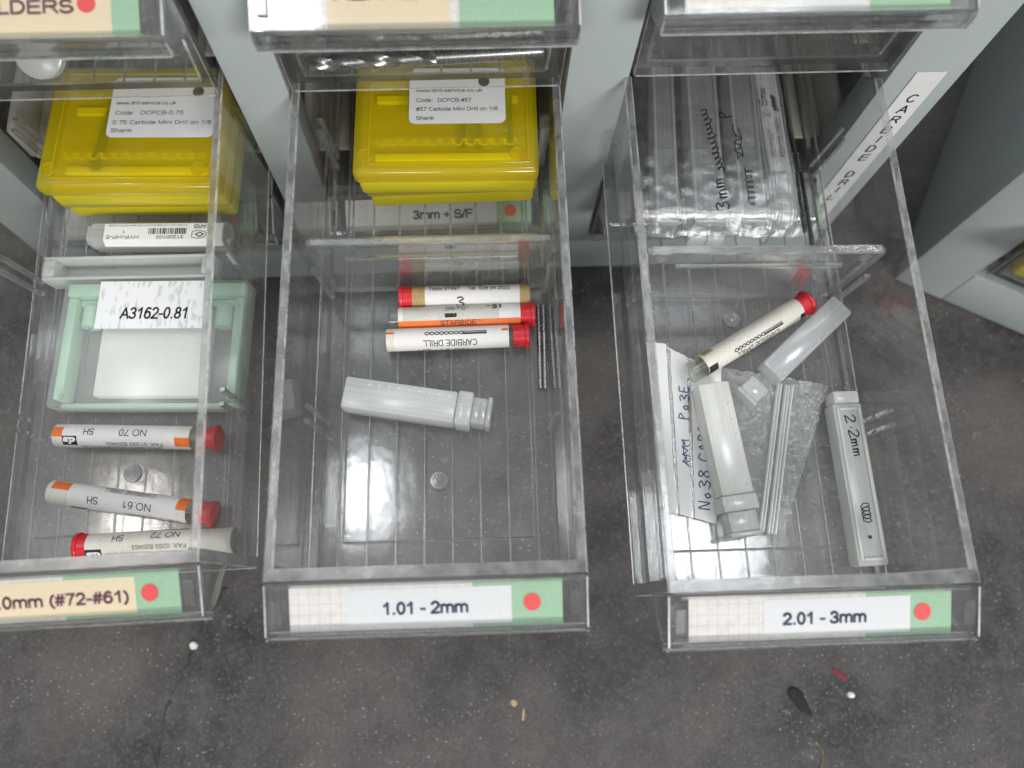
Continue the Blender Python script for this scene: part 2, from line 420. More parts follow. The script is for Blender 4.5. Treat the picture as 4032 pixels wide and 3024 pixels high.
# ------------------------------------------------------------------ mesh building
class MB:
    def __init__(self):
        self.v, self.f, self.mi, self.uv = [], [], [], {}

    def add(self, vs, fs, mat=0):
        o = len(self.v)
        self.v += [tuple(p) for p in vs]
        for k, f in enumerate(fs):
            self.f.append(tuple(i + o for i in f))
            self.mi.append(mat[k] if isinstance(mat, (list, tuple)) else mat)

    def box(self, x0, x1, y0, y1, z0, z1, mat=0, flat=None):
        """flat: (mat_big, mat_edge, axis) puts mat_big on the two faces across axis"""
        vs = [(x, y, z) for x in (x0, x1) for y in (y0, y1) for z in (z0, z1)]
        fs = [(0, 1, 3, 2), (4, 6, 7, 5), (0, 4, 5, 1), (2, 3, 7, 6), (0, 2, 6, 4), (1, 5, 7, 3)]
        if flat:
            a = 'xyz'.index(flat[2])
            mat = [flat[0] if k // 2 == a else flat[1] for k in range(6)]
        self.add(vs, fs, mat)

    def prism(self, poly, axis, a0, a1, side=0, cap=0):
        """poly in the two other axes (cyclic order), extruded along axis; side may be a list per edge"""
        n = len(poly)

        def P(p, a):
            if axis == 'x':
                return (a, p[0], p[1])
            if axis == 'y':
                return (p[0], a, p[1])
            return (p[0], p[1], a)
        vs = [P(p, a0) for p in poly] + [P(p, a1) for p in poly]
        fs = [(i, (i + 1) % n, n + (i + 1) % n, n + i) for i in range(n)] + [tuple(range(n))[::-1], tuple(range(n, 2 * n))]
        m = [(side[i] if isinstance(side, (list, tuple)) else side) for i in range(n)] + [cap, cap]
        self.add(vs, fs, m)

    def lathe(self, prof, n=28, mat=0, org=(0, 0, 0), axis='x'):
        """prof: (along, radius)"""
        vs, fs = [], []
        for a, r in prof:
            for k in range(n):
                t = 2 * math.pi * k / n
                c, s = r * math.cos(t), r * math.sin(t)
                p = (a, c, s) if axis == 'x' else (c, a, s) if axis == 'y' else (c, s, a)
                vs.append((p[0] + org[0], p[1] + org[1], p[2] + org[2]))
        for i in range(len(prof) - 1):
            for k in range(n):
                k2 = (k + 1) % n
                fs.append((i * n + k, i * n + k2, (i + 1) * n + k2, (i + 1) * n + k))
        fs.append(tuple(range(n))[::-1])
        fs.append(tuple((len(prof) - 1) * n + k for k in range(n)))
        self.add(vs, fs, mat)

    def ribbon(self, pts, w, mapf, mat=0, closed=False):
        """pen stroke: 2-D polyline drawn on a surface through mapf(u, v)"""
        if closed:
            pts = pts + [pts[0]]
        # long strokes are cut up so that they follow a curved surface
        cut = [pts[0]]
        for (a, b) in zip(pts[:-1], pts[1:]):
            n = max(1, int(math.hypot(b[0] - a[0], b[1] - a[1]) / 0.55))
            n = min(n, 60)
            cut += [(a[0] + (b[0] - a[0]) * k / n, a[1] + (b[1] - a[1]) * k / n) for k in range(1, n + 1)]
        pts = cut
        for (a, b) in zip(pts[:-1], pts[1:]):
            dx, dy = b[0] - a[0], b[1] - a[1]
            L = math.hypot(dx, dy) or 1e-6
            nx, ny = -dy / L * w / 2, dx / L * w / 2
            ex, ey = dx / L * w * 0.35, dy / L * w * 0.35
            q = [(a[0] + nx - ex, a[1] + ny - ey), (b[0] + nx + ex, b[1] + ny + ey), (b[0] - nx + ex, b[1] - ny + ey), (a[0] - nx - ex, a[1] - ny - ey)]
            self.add([mapf(*p) for p in q], [(0, 1, 2, 3)], mat)

    def rbox(self, x0, x1, y0, y1, z0, z1, r=0.6, seg=2, mat=0):
        bm = bmesh.new()
        bmesh.ops.create_cube(bm, size=1.0)
        for v in bm.verts:
            v.co = Vector(((x0 + x1) / 2 + v.co.x * (x1 - x0), (y0 + y1) / 2 + v.co.y * (y1 - y0), (z0 + z1) / 2 + v.co.z * (z1 - z0)))
        if r > 0:
            bmesh.ops.bevel(bm, geom=bm.edges[:], offset=r, segments=seg, affect='EDGES', profile=0.5)
        bm.verts.index_update()
        self.add([v.co[:] for v in bm.verts], [[v.index for v in f.verts] for f in bm.faces], mat)
        bm.free()

    def mesh(self, name, mats, smooth=False, uvf=None):
        me = bpy.data.meshes.new(name)
        me.from_pydata([(x * S, y * S, z * S) for x, y, z in self.v], [], self.f)
        for m in mats:
            me.materials.append(M[m])
        me.polygons.foreach_set('material_index', self.mi)
        if smooth:
            me.polygons.foreach_set('use_smooth', [True] * len(me.polygons))
        if uvf:
            ul = me.uv_layers.new(name='UVMap')
            for l in me.loops:
                ul.data[l.index].uv = uvf(self.v[l.vertex_index])
        me.update()
        if smooth:
            try:
                me.set_sharp_from_angle(angle=rad(38))
            except Exception:
                pass
        return me

    def build(self, name, mats, parent=None, smooth=False, uvf=None):
        o = bpy.data.objects.new(name, self.mesh(name, mats if isinstance(mats, (list, tuple)) else [mats], smooth, uvf))
        COL.objects.link(o)
        if parent is not None:
            o.parent = parent
        return o


def tag(o, label, cat, group=None):
    o['label'] = label
    o['category'] = cat
    if group:
        o['group'] = group
    return o


def place(o, mat):
    """mat: Matrix whose translation is in millimetres"""
    l, q, s = mat.decompose()
    o.location = l * S
    o.rotation_mode = 'XYZ'
    o.rotation_euler = q.to_euler('XYZ')


def thing(name, label, cat, mat=None, group=None):
    o = bpy.data.objects.new(name, None)
    o.empty_display_size = 0.01
    COL.objects.link(o)
    if mat is not None:
        place(o, mat)
    return tag(o, label, cat, group)


def T(x, y, z):
    return Matrix.Translation(Vector((x, y, z)))


def RX(a):
    return Matrix.Rotation(rad(a), 4, 'X')


def RY(a):
    return Matrix.Rotation(rad(a), 4, 'Y')


def RZ(a):
    return Matrix.Rotation(rad(a), 4, 'Z')


_tc = {}


def text_geo(s, size, bold=0.0, shear=0.0, spacing=1.0, width=None):
    """outline of a printed string, centred on 0,0, in millimetres"""
    key = (s, size, bold, shear, spacing, width)
    if key in _tc:
        return _tc[key]
    c = bpy.data.curves.new('lettering', 'FONT')
    c.body = s
    c.size = 1.0
    c.offset = bold
    c.shear = shear
    c.space_character = spacing
    c.resolution_u = 3
    o = bpy.data.objects.new('lettering', c)
    COL.objects.link(o)
    dg = bpy.context.evaluated_depsgraph_get()
    me = o.evaluated_get(dg).to_mesh()
    vs = [v.co.copy() for v in me.vertices]
    fs = [tuple(p.vertices) for p in me.polygons]
    o.evaluated_get(dg).to_mesh_clear()
    bpy.data.objects.remove(o)
    bpy.data.curves.remove(c)
    x0, x1 = min(v.x for v in vs), max(v.x for v in vs)
    k = size / 0.72                      # size = height of a capital
    kx = k if width is None else width / max(x1 - x0, 1e-6)
    out = [((v.x - (x0 + x1) / 2) * kx, (v.y - 0.36) * k) for v in vs]
    _tc[key] = (out, fs)
    return _tc[key]


def arc(cx, cy_, rx, ry, a0, a1, n=12):
    return [(cx + rx * math.cos(rad(a0 + (a1 - a0) * k / n)), cy_ + ry * math.sin(rad(a0 + (a1 - a0) * k / n))) for k in range(n + 1)]


XH = .70
GLYPH = {
    '0': (.78, [arc(.39, .5, .27, .5, 90, 450, 24)]),
    '1': (.78, [[(.16, .74), (.34, .84), (.46, 1), (.46, 0)]]),
    '2': (.78, [arc(.38, .71, .27, .29, 165, -35, 12) + [(.09, 0), (.68, 0)]]),
    '3': (.78, [arc(.36, .745, .245, .255, 165, -90, 12), arc(.36, .255, .29, .255, 90, -165, 12)]),
    '4': (.78, [[(.54, 0), (.54, 1), (.07, .28), (.74, .28)]]),
    '5': (.78, [[(.64, 1), (.2, 1), (.13, .52)] + arc(.36, .33, .29, .33, 130, -160, 12)]),
    '6': (.78, [arc(.39, .31, .27, .31, 0, 360, 18), arc(.43, .45, .31, .55, 55, 190, 10)]),
    '7': (.78, [[(.09, 1), (.68, 1), (.42, .5), (.3, 0)]]),
    '8': (.78, [arc(.39, .76, .22, .24, 0, 360, 16), arc(.39, .26, .275, .26, 0, 360, 18)]),
    '9': (.78, [arc(.39, .69, .27, .31, 0, 360, 18), arc(.35, .55, .31, .55, 10, -125, 10)]),
    '.': (.38, [[(.19, 0), (.19, .035)]]), ',': (.38, [[(.2, .04), (.14, -.16)]]), ':': (.38, [[(.19, 0), (.19, .035)], [(.19, .55), (.19, .585)]]),
    '-': (.46, [[(.07, .38), (.39, .38)]]), '+': (.82, [[(.1, .42), (.72, .42)], [(.41, .12), (.41, .72)]]),
    '/': (.40, [[(.02, -.02), (.38, 1.02)]]), '"': (.46, [[(.14, 1), (.14, .7)], [(.32, 1), (.32, .7)]]),
    '(': (.46, [arc(.62, .38, .45, .68, 118, 242, 10)]), ')': (.46, [arc(-.16, .38, .45, .68, 62, -62, 10)]),
    '#': (.80, [[(.2, 0), (.34, 1)], [(.48, 0), (.62, 1)], [(.08, .32), (.7, .32)], [(.12, .68), (.74, .68)]]),
    'A': (.93, [[(.07, 0), (.465, 1), (.86, 0)], [(.2, .33), (.73, .33)]]),
    'B': (.93, [[(.5, .53), (.14, .53), (.14, 1), (.52, 1)] + arc(.52, .765, .22, .235, 90, -90, 8), [(.14, .53), (.14, 0), (.54, 0)] + arc(.54, .265, .25, .265, -90, 90, 8)]),
    'C': (1.0, [arc(.52, .5, .41, .5, 42, 318, 20)]),
    'D': (1.0, [[(.14, 0), (.14, 1), (.45, 1)] + arc(.45, .5, .42, .5, 90, -90, 12) + [(.14, 0)]]),
    'E': (.93, [[(.82, 1), (.14, 1), (.14, 0), (.84, 0)], [(.14, .53), (.77, .53)]]),
    'F': (.85, [[(.78, 1), (.14, 1), (.14, 0)], [(.14, .52), (.68, .52)]]),
    'G': (1.08, [arc(.54, .5, .43, .5, 45, 330, 20) + [(.95, .5), (.58, .5)]]),
    'H': (1.0, [[(.14, 0), (.14, 1)], [(.86, 0), (.86, 1)], [(.14, .53), (.86, .53)]]),
    'I': (.38, [[(.19, 0), (.19, 1)]]),
    'J': (.70, [[(.54, 1), (.54, .25)] + arc(.32, .25, .22, .25, 0, -175, 8)]),
    'K': (.93, [[(.14, 0), (.14, 1)], [(.82, 1), (.16, .38)], [(.38, .58), (.88, 0)]]),
    'L': (.78, [[(.14, 1), (.14, 0), (.7, 0)]]),
    'M': (1.16, [[(.13, 0), (.13, 1), (.58, .06), (1.03, 1), (1.03, 0)]]),
    'N': (1.0, [[(.14, 0), (.14, 1), (.86, 0), (.86, 1)]]),
    'O': (1.08, [arc(.54, .5, .43, .5, 90, 450, 26)]),
    'P': (.93, [[(.14, 0), (.14, 1), (.56, 1)] + arc(.56, .74, .25, .26, 90, -90, 8) + [(.14, .48)]]),
    'R': (1.0, [[(.14, 0), (.14, 1), (.6, 1)] + arc(.6, .76, .24, .24, 90, -90, 8) + [(.14, .52)], [(.5, .52), (.68, .38), (.92, 0)]]),
    'S': (.93, [arc(.46, .74, .31, .26, 25, 250, 12) + arc(.47, .27, .36, .27, 80, -165, 12)]),
    'T': (.85, [[(.04, 1), (.82, 1)], [(.43, 1), (.43, 0)]]),
    'U': (1.0, [[(.14, 1), (.14, .36)] + arc(.5, .36, .36, .36, 180, 360, 12) + [(.86, 1)]]),
    'V': (.93, [[(.06, 1), (.465, 0), (.87, 1)]]),
    'W': (1.30, [[(.05, 1), (.34, 0), (.65, .96), (.96, 0), (1.25, 1)]]),
    'X': (.93, [[(.08, 0), (.85, 1)], [(.08, 1), (.85, 0)]]),
    'Y': (.93, [[(.05, 1), (.465, .45), (.88, 1)], [(.465, .45), (.465, 0)]]),
    'a': (.76, [arc(.36, .5, .25, .2, 160, 0, 8) + [(.61, .1), (.68, 0)], arc(.34, .19, .26, .19, 70, 360, 14)]),
    'b': (.78, [[(.12, 0), (.12, 1)], arc(.39, .35, .27, .35, 0, 360, 18)]),
    'c': (.70, [arc(.38, .35, .28, .35, 45, 315, 14)]),
    'd': (.78, [[(.66, 0), (.66, 1)], arc(.39, .35, .27, .35, 0, 360, 18)]),
    'e': (.78, [[(.12, .37), (.67, .37)] + arc(.39, .35, .28, .35, 5, 320, 16)]),
    'f': (.40, [[(.2, 0), (.2, .8)] + arc(.36, .8, .16, .2, 180, 80, 5), [(.04, XH), (.36, XH)]]),
    'h': (.78, [[(.12, 0), (.12, 1)], [(.12, .42)] + arc(.39, .44, .26, .26, 170, 0, 8) + [(.65, 0)]]),
    'i': (.32, [[(.16, 0), (.16, XH)], [(.16, .94), (.16, 1)]]),
    'k': (.70, [[(.12, 0), (.12, 1)], [(.6, XH), (.14, .26)], [(.3, .42), (.66, 0)]]),
    'l': (.32, [[(.16, 0), (.16, 1)]]),
    'm': (1.16, [[(.12, 0), (.12, XH)], [(.12, .42)] + arc(.35, .46, .23, .24, 165, 0, 8) + [(.58, 0)], [(.58, .42)] + arc(.81, .46, .23, .24, 165, 0, 8) + [(1.04, 0)]]),
    'n': (.78, [[(.12, 0), (.12, XH)], [(.12, .42)] + arc(.39, .44, .26, .26, 165, 0, 8) + [(.65, 0)]]),
    'o': (.78, [arc(.39, .35, .29, .35, 0, 360, 20)]),
    'r': (.47, [[(.12, 0), (.12, XH)], [(.12, .42)] + arc(.36, .46, .22, .24, 165, 75, 5)]),
    's': (.70, [arc(.35, .515, .22, .185, 25, 250, 9) + arc(.35, .18, .25, .18, 80, -165, 9)]),
    't': (.40, [[(.18, .92), (.18, .14)] + arc(.3, .14, .12, .14, 180, 290, 5), [(.03, XH), (.35, XH)]]),
    'u': (.78, [[(.12, XH), (.12, .26)] + arc(.38, .26, .26, .26, 180, 350, 8), [(.66, XH), (.66, 0)]]),
    'v': (.70, [[(.05, XH), (.35, 0), (.65, XH)]]),
    'w': (1.0, [[(.04, XH), (.27, 0), (.5, .66), (.73, 0), (.96, XH)]]),
    'x': (.70, [[(.06, XH), (.64, 0)], [(.06, 0), (.64, XH)]]),
    'y': (.70, [[(.05, XH), (.36, .02)], [(.65, XH), (.33, -.1), (.22, -.26), (.08, -.27)]]),
    ' ': (.39, []),
}


def put_text(mb, s, size, uc, vc, mapf, rot=0.0, bold=0.0, shear=0.0, width=None, mat=0, spacing=1.0):
    """printed string centred on (uc, vc); size = height of a capital"""
    w = .10 + bold * 3.4
    adv = [GLYPH.get(c, GLYPH[' '])[0] * spacing for c in s]
    tot = sum(adv)
    k = size
    kx = k if width is None else width / tot
    ca, sa = math.cos(rad(rot)), math.sin(rad(rot))
    x = 0.0
    for c, a in zip(s, adv):
        for st in GLYPH.get(c, GLYPH[' '])[1]:
            pts = []
            for px, py in st:
                yy = py * (1 - w) + w / 2
                X = (x + px - tot / 2 + shear * yy) * kx
                Y = (yy - .5) * k
                pts.append((uc + ca * X - sa * Y, vc + sa * X + ca * Y))
            mb.ribbon(pts, w * k, mapf, mat)
        x += a


# a loose pen alphabet for the handwriting
PEN = {
    '2': [[(0, .8), (.3, 1), (.65, .85), (.55, .55), (0, 0), (.75, .05)]],
    '3': [[(.05, .9), (.4, 1), (.65, .8), (.25, .55), (.7, .3), (.4, 0), (0, .12)]],
    '8': [[(.6, .85), (.3, 1), (.1, .75), (.6, .3), (.35, 0), (.05, .25), (.65, .8)]],
    '0': [[(.35, 1), (.05, .6), (.2, .05), (.5, 0), (.7, .5), (.35, 1)]],
    '1': [[(.2, .8), (.4, 1), (.38, 0)]],
    '5': [[(.65, 1), (.15, .95), (.12, .55), (.55, .55), (.6, .1), (.05, 0)]],
    '7': [[(.05, .95), (.7, 1), (.25, 0)]],
    '.': [[(.2, .35), (.26, .42)]],
    '-': [[(.05, .5), (.55, .52)]],
    '/': [[(.1, -.1), (.5, 1.05)]],
    'm': [[(0, .55), (.05, 0), (.1, .45), (.3, .5), (.33, 0), (.4, .45), (.62, .5), (.68, 0)]],
    'n': [[(0, .55), (.08, 0), (.15, .45), (.42, .5), (.5, 0)]],
    'N': [[(0, 0), (.08, 1), (.55, 0), (.65, 1)]],
    'o': [[(.3, .5), (.05, .3), (.2, 0), (.45, .2), (.3, .5)]],
    'e': [[(.05, .28), (.45, .3), (.3, .52), (.05, .3), (.2, 0), (.5, .08)]],
    's': [[(.45, .5), (.15, .45), (.4, .15), (.05, 0)]],
    'r': [[(0, .5), (.06, 0), (.12, .4), (.35, .5)]],
    'l': [[(.1, 1), (.14, 0), (.3, .05)]],
    'i': [[(.12, .5), (.16, 0)], [(.1, .72), (.14, .78)]],
    'C': [[(.65, .85), (.3, 1), (.02, .5), (.25, 0), (.65, .12)]],
    'A': [[(0, 0), (.35, 1), (.65, 0)], [(.12, .38), (.55, .38)]],
    'R': [[(.05, 0), (.08, 1), (.55, .85), (.1, .5), (.65, 0)]],
    'B': [[(.05, 0), (.08, 1), (.5, .8), (.12, .52), (.6, .25), (.05, 0)]],
    'I': [[(.2, 1), (.22, 0)]],
    'D': [[(.06, 0), (.08, 1), (.6, .6), (.5, .15), (.06, 0)]],
    'E': [[(.6, 1), (.1, .95), (.06, 0), (.6, .03)], [(.08, .5), (.45, .5)]],
    'P': [[(.05, 0), (.1, 1), (.6, .8), (.1, .5)]],
    'S': [[(.6, .9), (.2, .95), (.55, .4), (.05, .05)]],
    ' ': [],
}


def pen_text(mb, s, size, u0, v0, mapf, rot=0.0, w=0.35, mat=0, seed=1):
    rnd = random.Random(seed)
    ca, sa = math.cos(rad(rot)), math.sin(rad(rot))
    x = 0.0
    for ch in s:
        jx, jy = rnd.uniform(-.05, .05), rnd.uniform(-.08, .08)
        for st in PEN.get(ch, []):
            pts = []
            # smooth the polyline a little
            fine = []
            for k in range(len(st)):
                p0, p1 = st[max(k - 1, 0)], st[k]
                p2, p3 = st[min(k + 1, len(st) - 1)], st[min(k + 2, len(st) - 1)]
                for q in range(4 if k < len(st) - 1 else 1):
                    tt = q / 4
                    fine.append(tuple(0.5 * (2 * p1[i] + (p2[i] - p0[i]) * tt + (2 * p0[i] - 5 * p1[i] + 4 * p2[i] - p3[i]) * tt * tt
                                             + (3 * p1[i] - p0[i] - 3 * p2[i] + p3[i]) * tt ** 3) for i in (0, 1)))
            for px, py in fine:
                X, Y = (x + px + jx) * size, (py + jy) * size
                pts.append((u0 + ca * X - sa * Y, v0 + sa * X + ca * Y))
            mb.ribbon(pts, w, mapf, mat)
        x += 0.95 if ch not in '.iIl1 ' else 0.55


def scribble(mb, u0, v0, du, dv, mapf, w=0.3, n=34, mat=0, seed=3):
    rnd = random.Random(seed)
    pts = []
    for k in range(n):
        a = k * 2.1 + rnd.uniform(-.4, .4)
        pts.append((u0 + du * (0.5 * math.cos(a) * rnd.uniform(.5, 1) + (k / n - .5) * 0.4), v0 + dv * (0.5 * math.sin(a * 1.3) * rnd.uniform(.5, 1) + (k / n - .5) * 0.3)))
    mb.ribbon(pts, w, mapf, mat)


# ------------------------------------------------------------------ the setting
FLOOR_Z = -132.0
mb = MB()
mb.add([(-6000, -6000, FLOOR_Z), (6000, -6000, FLOOR_Z), (6000, 6000, FLOOR_Z), (-6000, 6000, FLOOR_Z)], [(0, 1, 2, 3)])
fl = mb.build('floor', 'floor')
fl['kind'] = 'structure'

# crack filled with dirt, running across the floor at the lower left
rnd = random.Random(11)
mb = MB()
path = [(-97, 8), (-105.2, -7.4), (-110, -20), (-114.8, -30), (-118, -40), (-119.1, -46.1), (-121, -60), (-124, -75), (-131, -98)]
pts = []
for (a, b) in zip(path[:-1], path[1:]):
    for k in range(6):
        t = k / 6
        pts.append((a[0] + (b[0] - a[0]) * t + rnd.uniform(-.7, .7), a[1] + (b[1] - a[1]) * t))
top = []
for k, (x, y) in enumerate(pts):
    w = rnd.uniform(0.15, 1.1) * (1.3 if k % 11 < 4 else 0.25)
    top.append((x - w, y, FLOOR_Z + 0.15))
    top.append((x + w * rnd.uniform(.5, 1.2), y, FLOOR_Z + 0.15))
mb.add(top, [(2 * k, 2 * k + 1, 2 * k + 3, 2 * k + 2) for k in range(len(pts) - 1)])
cr = mb.build('floor_crack', 'crack_dirt')
cr['kind'] = 'structure'

# loose grit: far too many grains to count
mb = MB()
rnd = random.Random(5)
for k in range(3000):
    x, y = rnd.uniform(-190, 300), rnd.uniform(-95, 150)
    if rnd.random() < 0.35:
        x = rnd.uniform(110, 240)
    s = rnd.choice((0.16, 0.2, 0.24, 0.3, 0.4, 0.6)) * rnd.uniform(.7, 1.2)
    a = rnd.uniform(0, 3)
    pp = []
    for j in range(3):
        t = a + j * 2.1
        pp.append((x + s * math.cos(t), y + s * math.sin(t) * rnd.uniform(.5, 1), FLOOR_Z + 0.02))
    pp.append((x, y, FLOOR_Z + s * 0.9))
    mb.add(pp, [(0, 1, 3), (1, 2, 3), (2, 0, 3)])
gr = mb.build('grit', 'grit')
gr['kind'] = 'stuff'
gr['label'] = 'fine pale grit scattered over the dark floor'
gr['category'] = 'grit'


def blob(name, outline, h, mat, loc, label, cat, seed=0):
    mb = MB()
    n = len(outline)
    r = random.Random(seed)
    vs = [(x, y, 0) for x, y in outline] + [(x * .8, y * .8, h * r.uniform(.6, 1)) for x, y in outline] + [(0, 0, h)]
    fs = [(i, (i + 1) % n, n + (i + 1) % n, n + i) for i in range(n)] + [(n + i, n + (i + 1) % n, 2 * n) for i in range(n)]
    mb.add(vs, fs)
    o = mb.build(name, mat)
    place(o, T(loc[0], loc[1], FLOOR_Z + 0.03))
    return tag(o, label, cat)


blob('rubber_scrap', [(-4.2, 5.2), (-2.0, 6.2), (.4, 5.0), (2.2, 2.5), (3.0, -.6), (4.2, -4.2), (4.4, -6.6), (2.2, -5.6), (-.4, -3.6), (-2.2, -.4), (-3.9, 1.2), (-4.6, 3.2)],
     0.5, 'rubber', (141, -50.2), 'flat black leaf-shaped scrap lying on the floor in front of the right drawer', 'scrap', 2)
blob('paint_flake', [(-2.8, 2.2), (-1.4, 2.8), (0.2, 1.2), (1.8, 0.2), (3.4, -1.6), (2.9, -3.2), (1.2, -2.4), (-.6, -.8), (-2.4, .4)],
     0.25, 'red_flake', (159.5, -40.8), 'dull red paint flake on the floor below the right drawer', 'flake', 3)
blob('plastic_crumb', [(-1.7, .7), (-.6, 1.5), (1.0, 1.0), (1.9, -.3), (1.2, -1.3), (-.6, -1.1), (-1.6, -.4)],
     1.1, 'white_chip', (163.1, -49.1), 'white angular crumb on the floor beside the red flake', 'crumb', 4)
blob('pebble', [(-1.8, .2), (-.9, 1.7), (.9, 1.6), (1.9, .3), (1.2, -1.5), (-.7, -1.6)],
     1.6, 'white_chip', (-108.8, -15.1), 'round whitish pebble at the floor crack under the left drawer', 'pebble', 5)
blob('stone_chip', [(-1.5, .4), (-.5, 1.1), (.9, .9), (1.6, -.3), (.4, -1.1), (-1.0, -.8)],
     0.9, 'white_chip', (-121.5, -68), 'pale stone chip in the dirty floor crack at the bottom', 'chip', 6)
blob('wood_splinter', [(-.7, -2.2), (.1, -2.4), (.8, .3), (.6, 2.4), (0, 2.6), (-.4, .4)],
     0.4, 'tan_chip', (26, -49), 'tan splinter on the floor below the centre drawer', 'splinter', 7)
blob('yellow_chip', [(-1.6, .9), (-.4, 1.6), (1.0, .9), (1.5, -.4), (.1, -1.5), (-1.2, -.6)],
     0.4, 'tan_chip', (22.5, -44.5), 'tan chip lying beside the splinter on the floor', 'chip', 8)
mb = MB()
pts = [(146 - 0.5, -66.5), (147.5, -69.5), (147, -73), (145, -78), (143.5, -84)]
mb.ribbon(pts, 0.55, lambda u, v: (u, v, FLOOR_Z + 0.35))
tag(mb.build('fibre_strand', 'tan_chip'), 'thin pale curved fibre on the floor below the black scrap', 'fibre')


# ------------------------------------------------------------------ drawers
H = 43.9          # depth inside
W2 = 42.0         # half width at the rim
DL = 215.0        # length
PITCH = 52.59
COLX = {'L': -104.94, 'C': 0.0, 'R': 104.94}
DRAWER_MESH = {}


def tray_mesh():
    mb = MB()
    CL, ED, GL, FL, DK, LN = 0, 1, 2, 3, 4, 5
    zb = -H - 2.6
    # front wall
    poly = [(-42, -.4), (-41.6, 0), (41.6, 0), (42, -.4), (41.25, zb + .5), (40.7, zb), (-40.7, zb), (-41.25, zb + .5)]
    mb.prism(poly, 'y', 0, 3.2, [LN, ED, LN, ED, ED, CL, ED, ED], CL)
    # side walls with a lowered rear end
    for s in (-1, 1):
        cs = [(-42, -.5), (-41.5, 0), (-39.9, 0), (-39.4, -.5), (-37.45, -H + 1.2), (-36.6, -H - .05), (-36.6, zb), (-40.6, zb), (-41.2, zb + .6)]
        mats = [LN, ED, LN, CL, GL, ED, CL, ED, CL]
        cs = [(s * -x if s > 0 else x, z) for x, z in cs]
        sect = []
        for y, dz in ((3.25, 0), (157, 0), (161.5, -5.5), (DL, -5.5)):
            sect.append([(x, y, (z + dz) if k < 4 else z) for k, (x, z) in enumerate(cs)])
        n = len(cs)
        vs = [p for q in sect for p in q]
        fs, ms = [], []
        for i in range(3):
            for k in range(n):
                fs.append((i * n + k, i * n + (k + 1) % n, (i + 1) * n + (k + 1) % n, (i + 1) * n + k))
                ms.append(mats[k])
        fs += [tuple(range(n)), tuple(range(3 * n, 4 * n))[::-1]]
        ms += [DK, ED]
        mb.add(vs, fs, ms)
    # floor
    mb.box(-36.55, 36.55, 3.25, DL - 3, zb, -H, mat=[CL, CL, DK, CL, FL, FL])
    # fillets along the inner corners
    mb.prism([(3.22, -H + .03), (4.2, -H + .03), (3.55, -H + .35), (3.22, -H + 1.0)], 'x', -36.5, 36.5, GL, GL)
    for s in (-1, 1):
        a, b = sorted((s * 37.2, s * 38.6))
        vs = [(s * 39.35, 3.22, -.6), (s * 38.5, 3.22, -.6), (s * 39.35, 4.1, -.6), (s * 37.45, 3.22, -H + 1), (s * 36.6, 3.22, -H + 1), (s * 37.45, 4.1, -H + 1)]
        mb.add(vs, [(0, 1, 2), (3, 5, 4), (0, 3, 4, 1), (1, 4, 5, 2), (2, 5, 3, 0)], GL)
    # rear wall
    mb.box(-37, 37, DL - 2.8, DL, zb, -5.5, flat=(CL, ED, 'y'))
    # thin pale strips, highlights painted along the outer edges
    for s in (-1, 1):
        a, b = sorted((s * 41.12, s * 41.45))
        mb.box(a, b, 3.6, DL - 1, zb + .35, zb + .75, LN)
        a, b = sorted((s * 41.9, s * 42.08))
        mb.prism([(s * 41.98, -1.0), (s * 42.12, -1.0), (s * 41.33, zb + .8), (s * 41.19, zb + .8)], 'y', -.06, .3, LN, LN)
    mb.box(-40.6, 40.6, -.1, .25, zb + .02, zb + .4, LN)
    return mb.mesh('tray', ['clear', 'edge', 'glass', 'clear_floor', 'edge_dark', 'edge_highlight'])


def ridges_mesh():
    mb = MB()
    for k in range(8):
        x = (k - 3.5) * 9.08
        z = -H + 0.02
        mb.prism([(x - .42, z), (x - .12, z + .32), (x + .12, z + .32), (x + .42, z)], 'y', 3.4, DL - 3.2, [0, 1, 0, 0], 0)
    for x in (-30.2, 30.4):
        mb.prism([(x - .4, -H + .03), (x, -H + .4), (x + .4, -H + .03)], 'y', 13.2, 148)
    for y in (13.2, 148):
        mb.prism([(y - .4, -H + .04), (y, -H + .4), (y + .4, -H + .04)], 'x', -30.2, 30.4)
    for (x, y) in ((.2, 32.3), (-.5, 91.5)):
        mb.lathe([(-H + .05, 3.0), (-H + .75, 2.85), (-H + .8, 2.0), (-H + .55, 1.7), (-H + .6, 1.0), (-H + 1.0, .7), (-H + 1.1, .1)], 28, 1, (x, y, 0), 'z')
    return mb.mesh('floor_ridges', ['glass', 'edge'], True)


def slot_mesh(s, y):
    """a pair of upright ribs on one side wall, holding a divider between them"""
    mb = MB()
    for dy in (-2.25, 2.25):
        z1 = -H + 23
        xw = lambda z: s * (39.4 - (39.4 - 37.5) * (-z / (H - 1.0)))
        a, b = -H + 0.1, z1
        yy = y + dy
        pr = [(xw(a) , a), (xw(b), b), (xw(b) - s * 1.5, b - .3), (xw(a) - s * 1.7, a)]
        mb.prism([(p[0], p[1]) for p in pr], 'y', yy - .62, yy + .62)
    return mb.mesh('divider_slot', ['glass'])


SL = Vector((-13.4, -4.6)).normalized()       # slope of the label plate in (y, z)
SN = Vector((-SL.y, SL.x)) * -1.0
if SN.y < 0:
    SN = -SN


def on_plate(u, v, h=0.0):
    """u across, v down the slope (mm), h outwards"""
    p = Vector((-0.3, -0.5)) + SL * v + SN * h
    return (u, p.x, p.y)


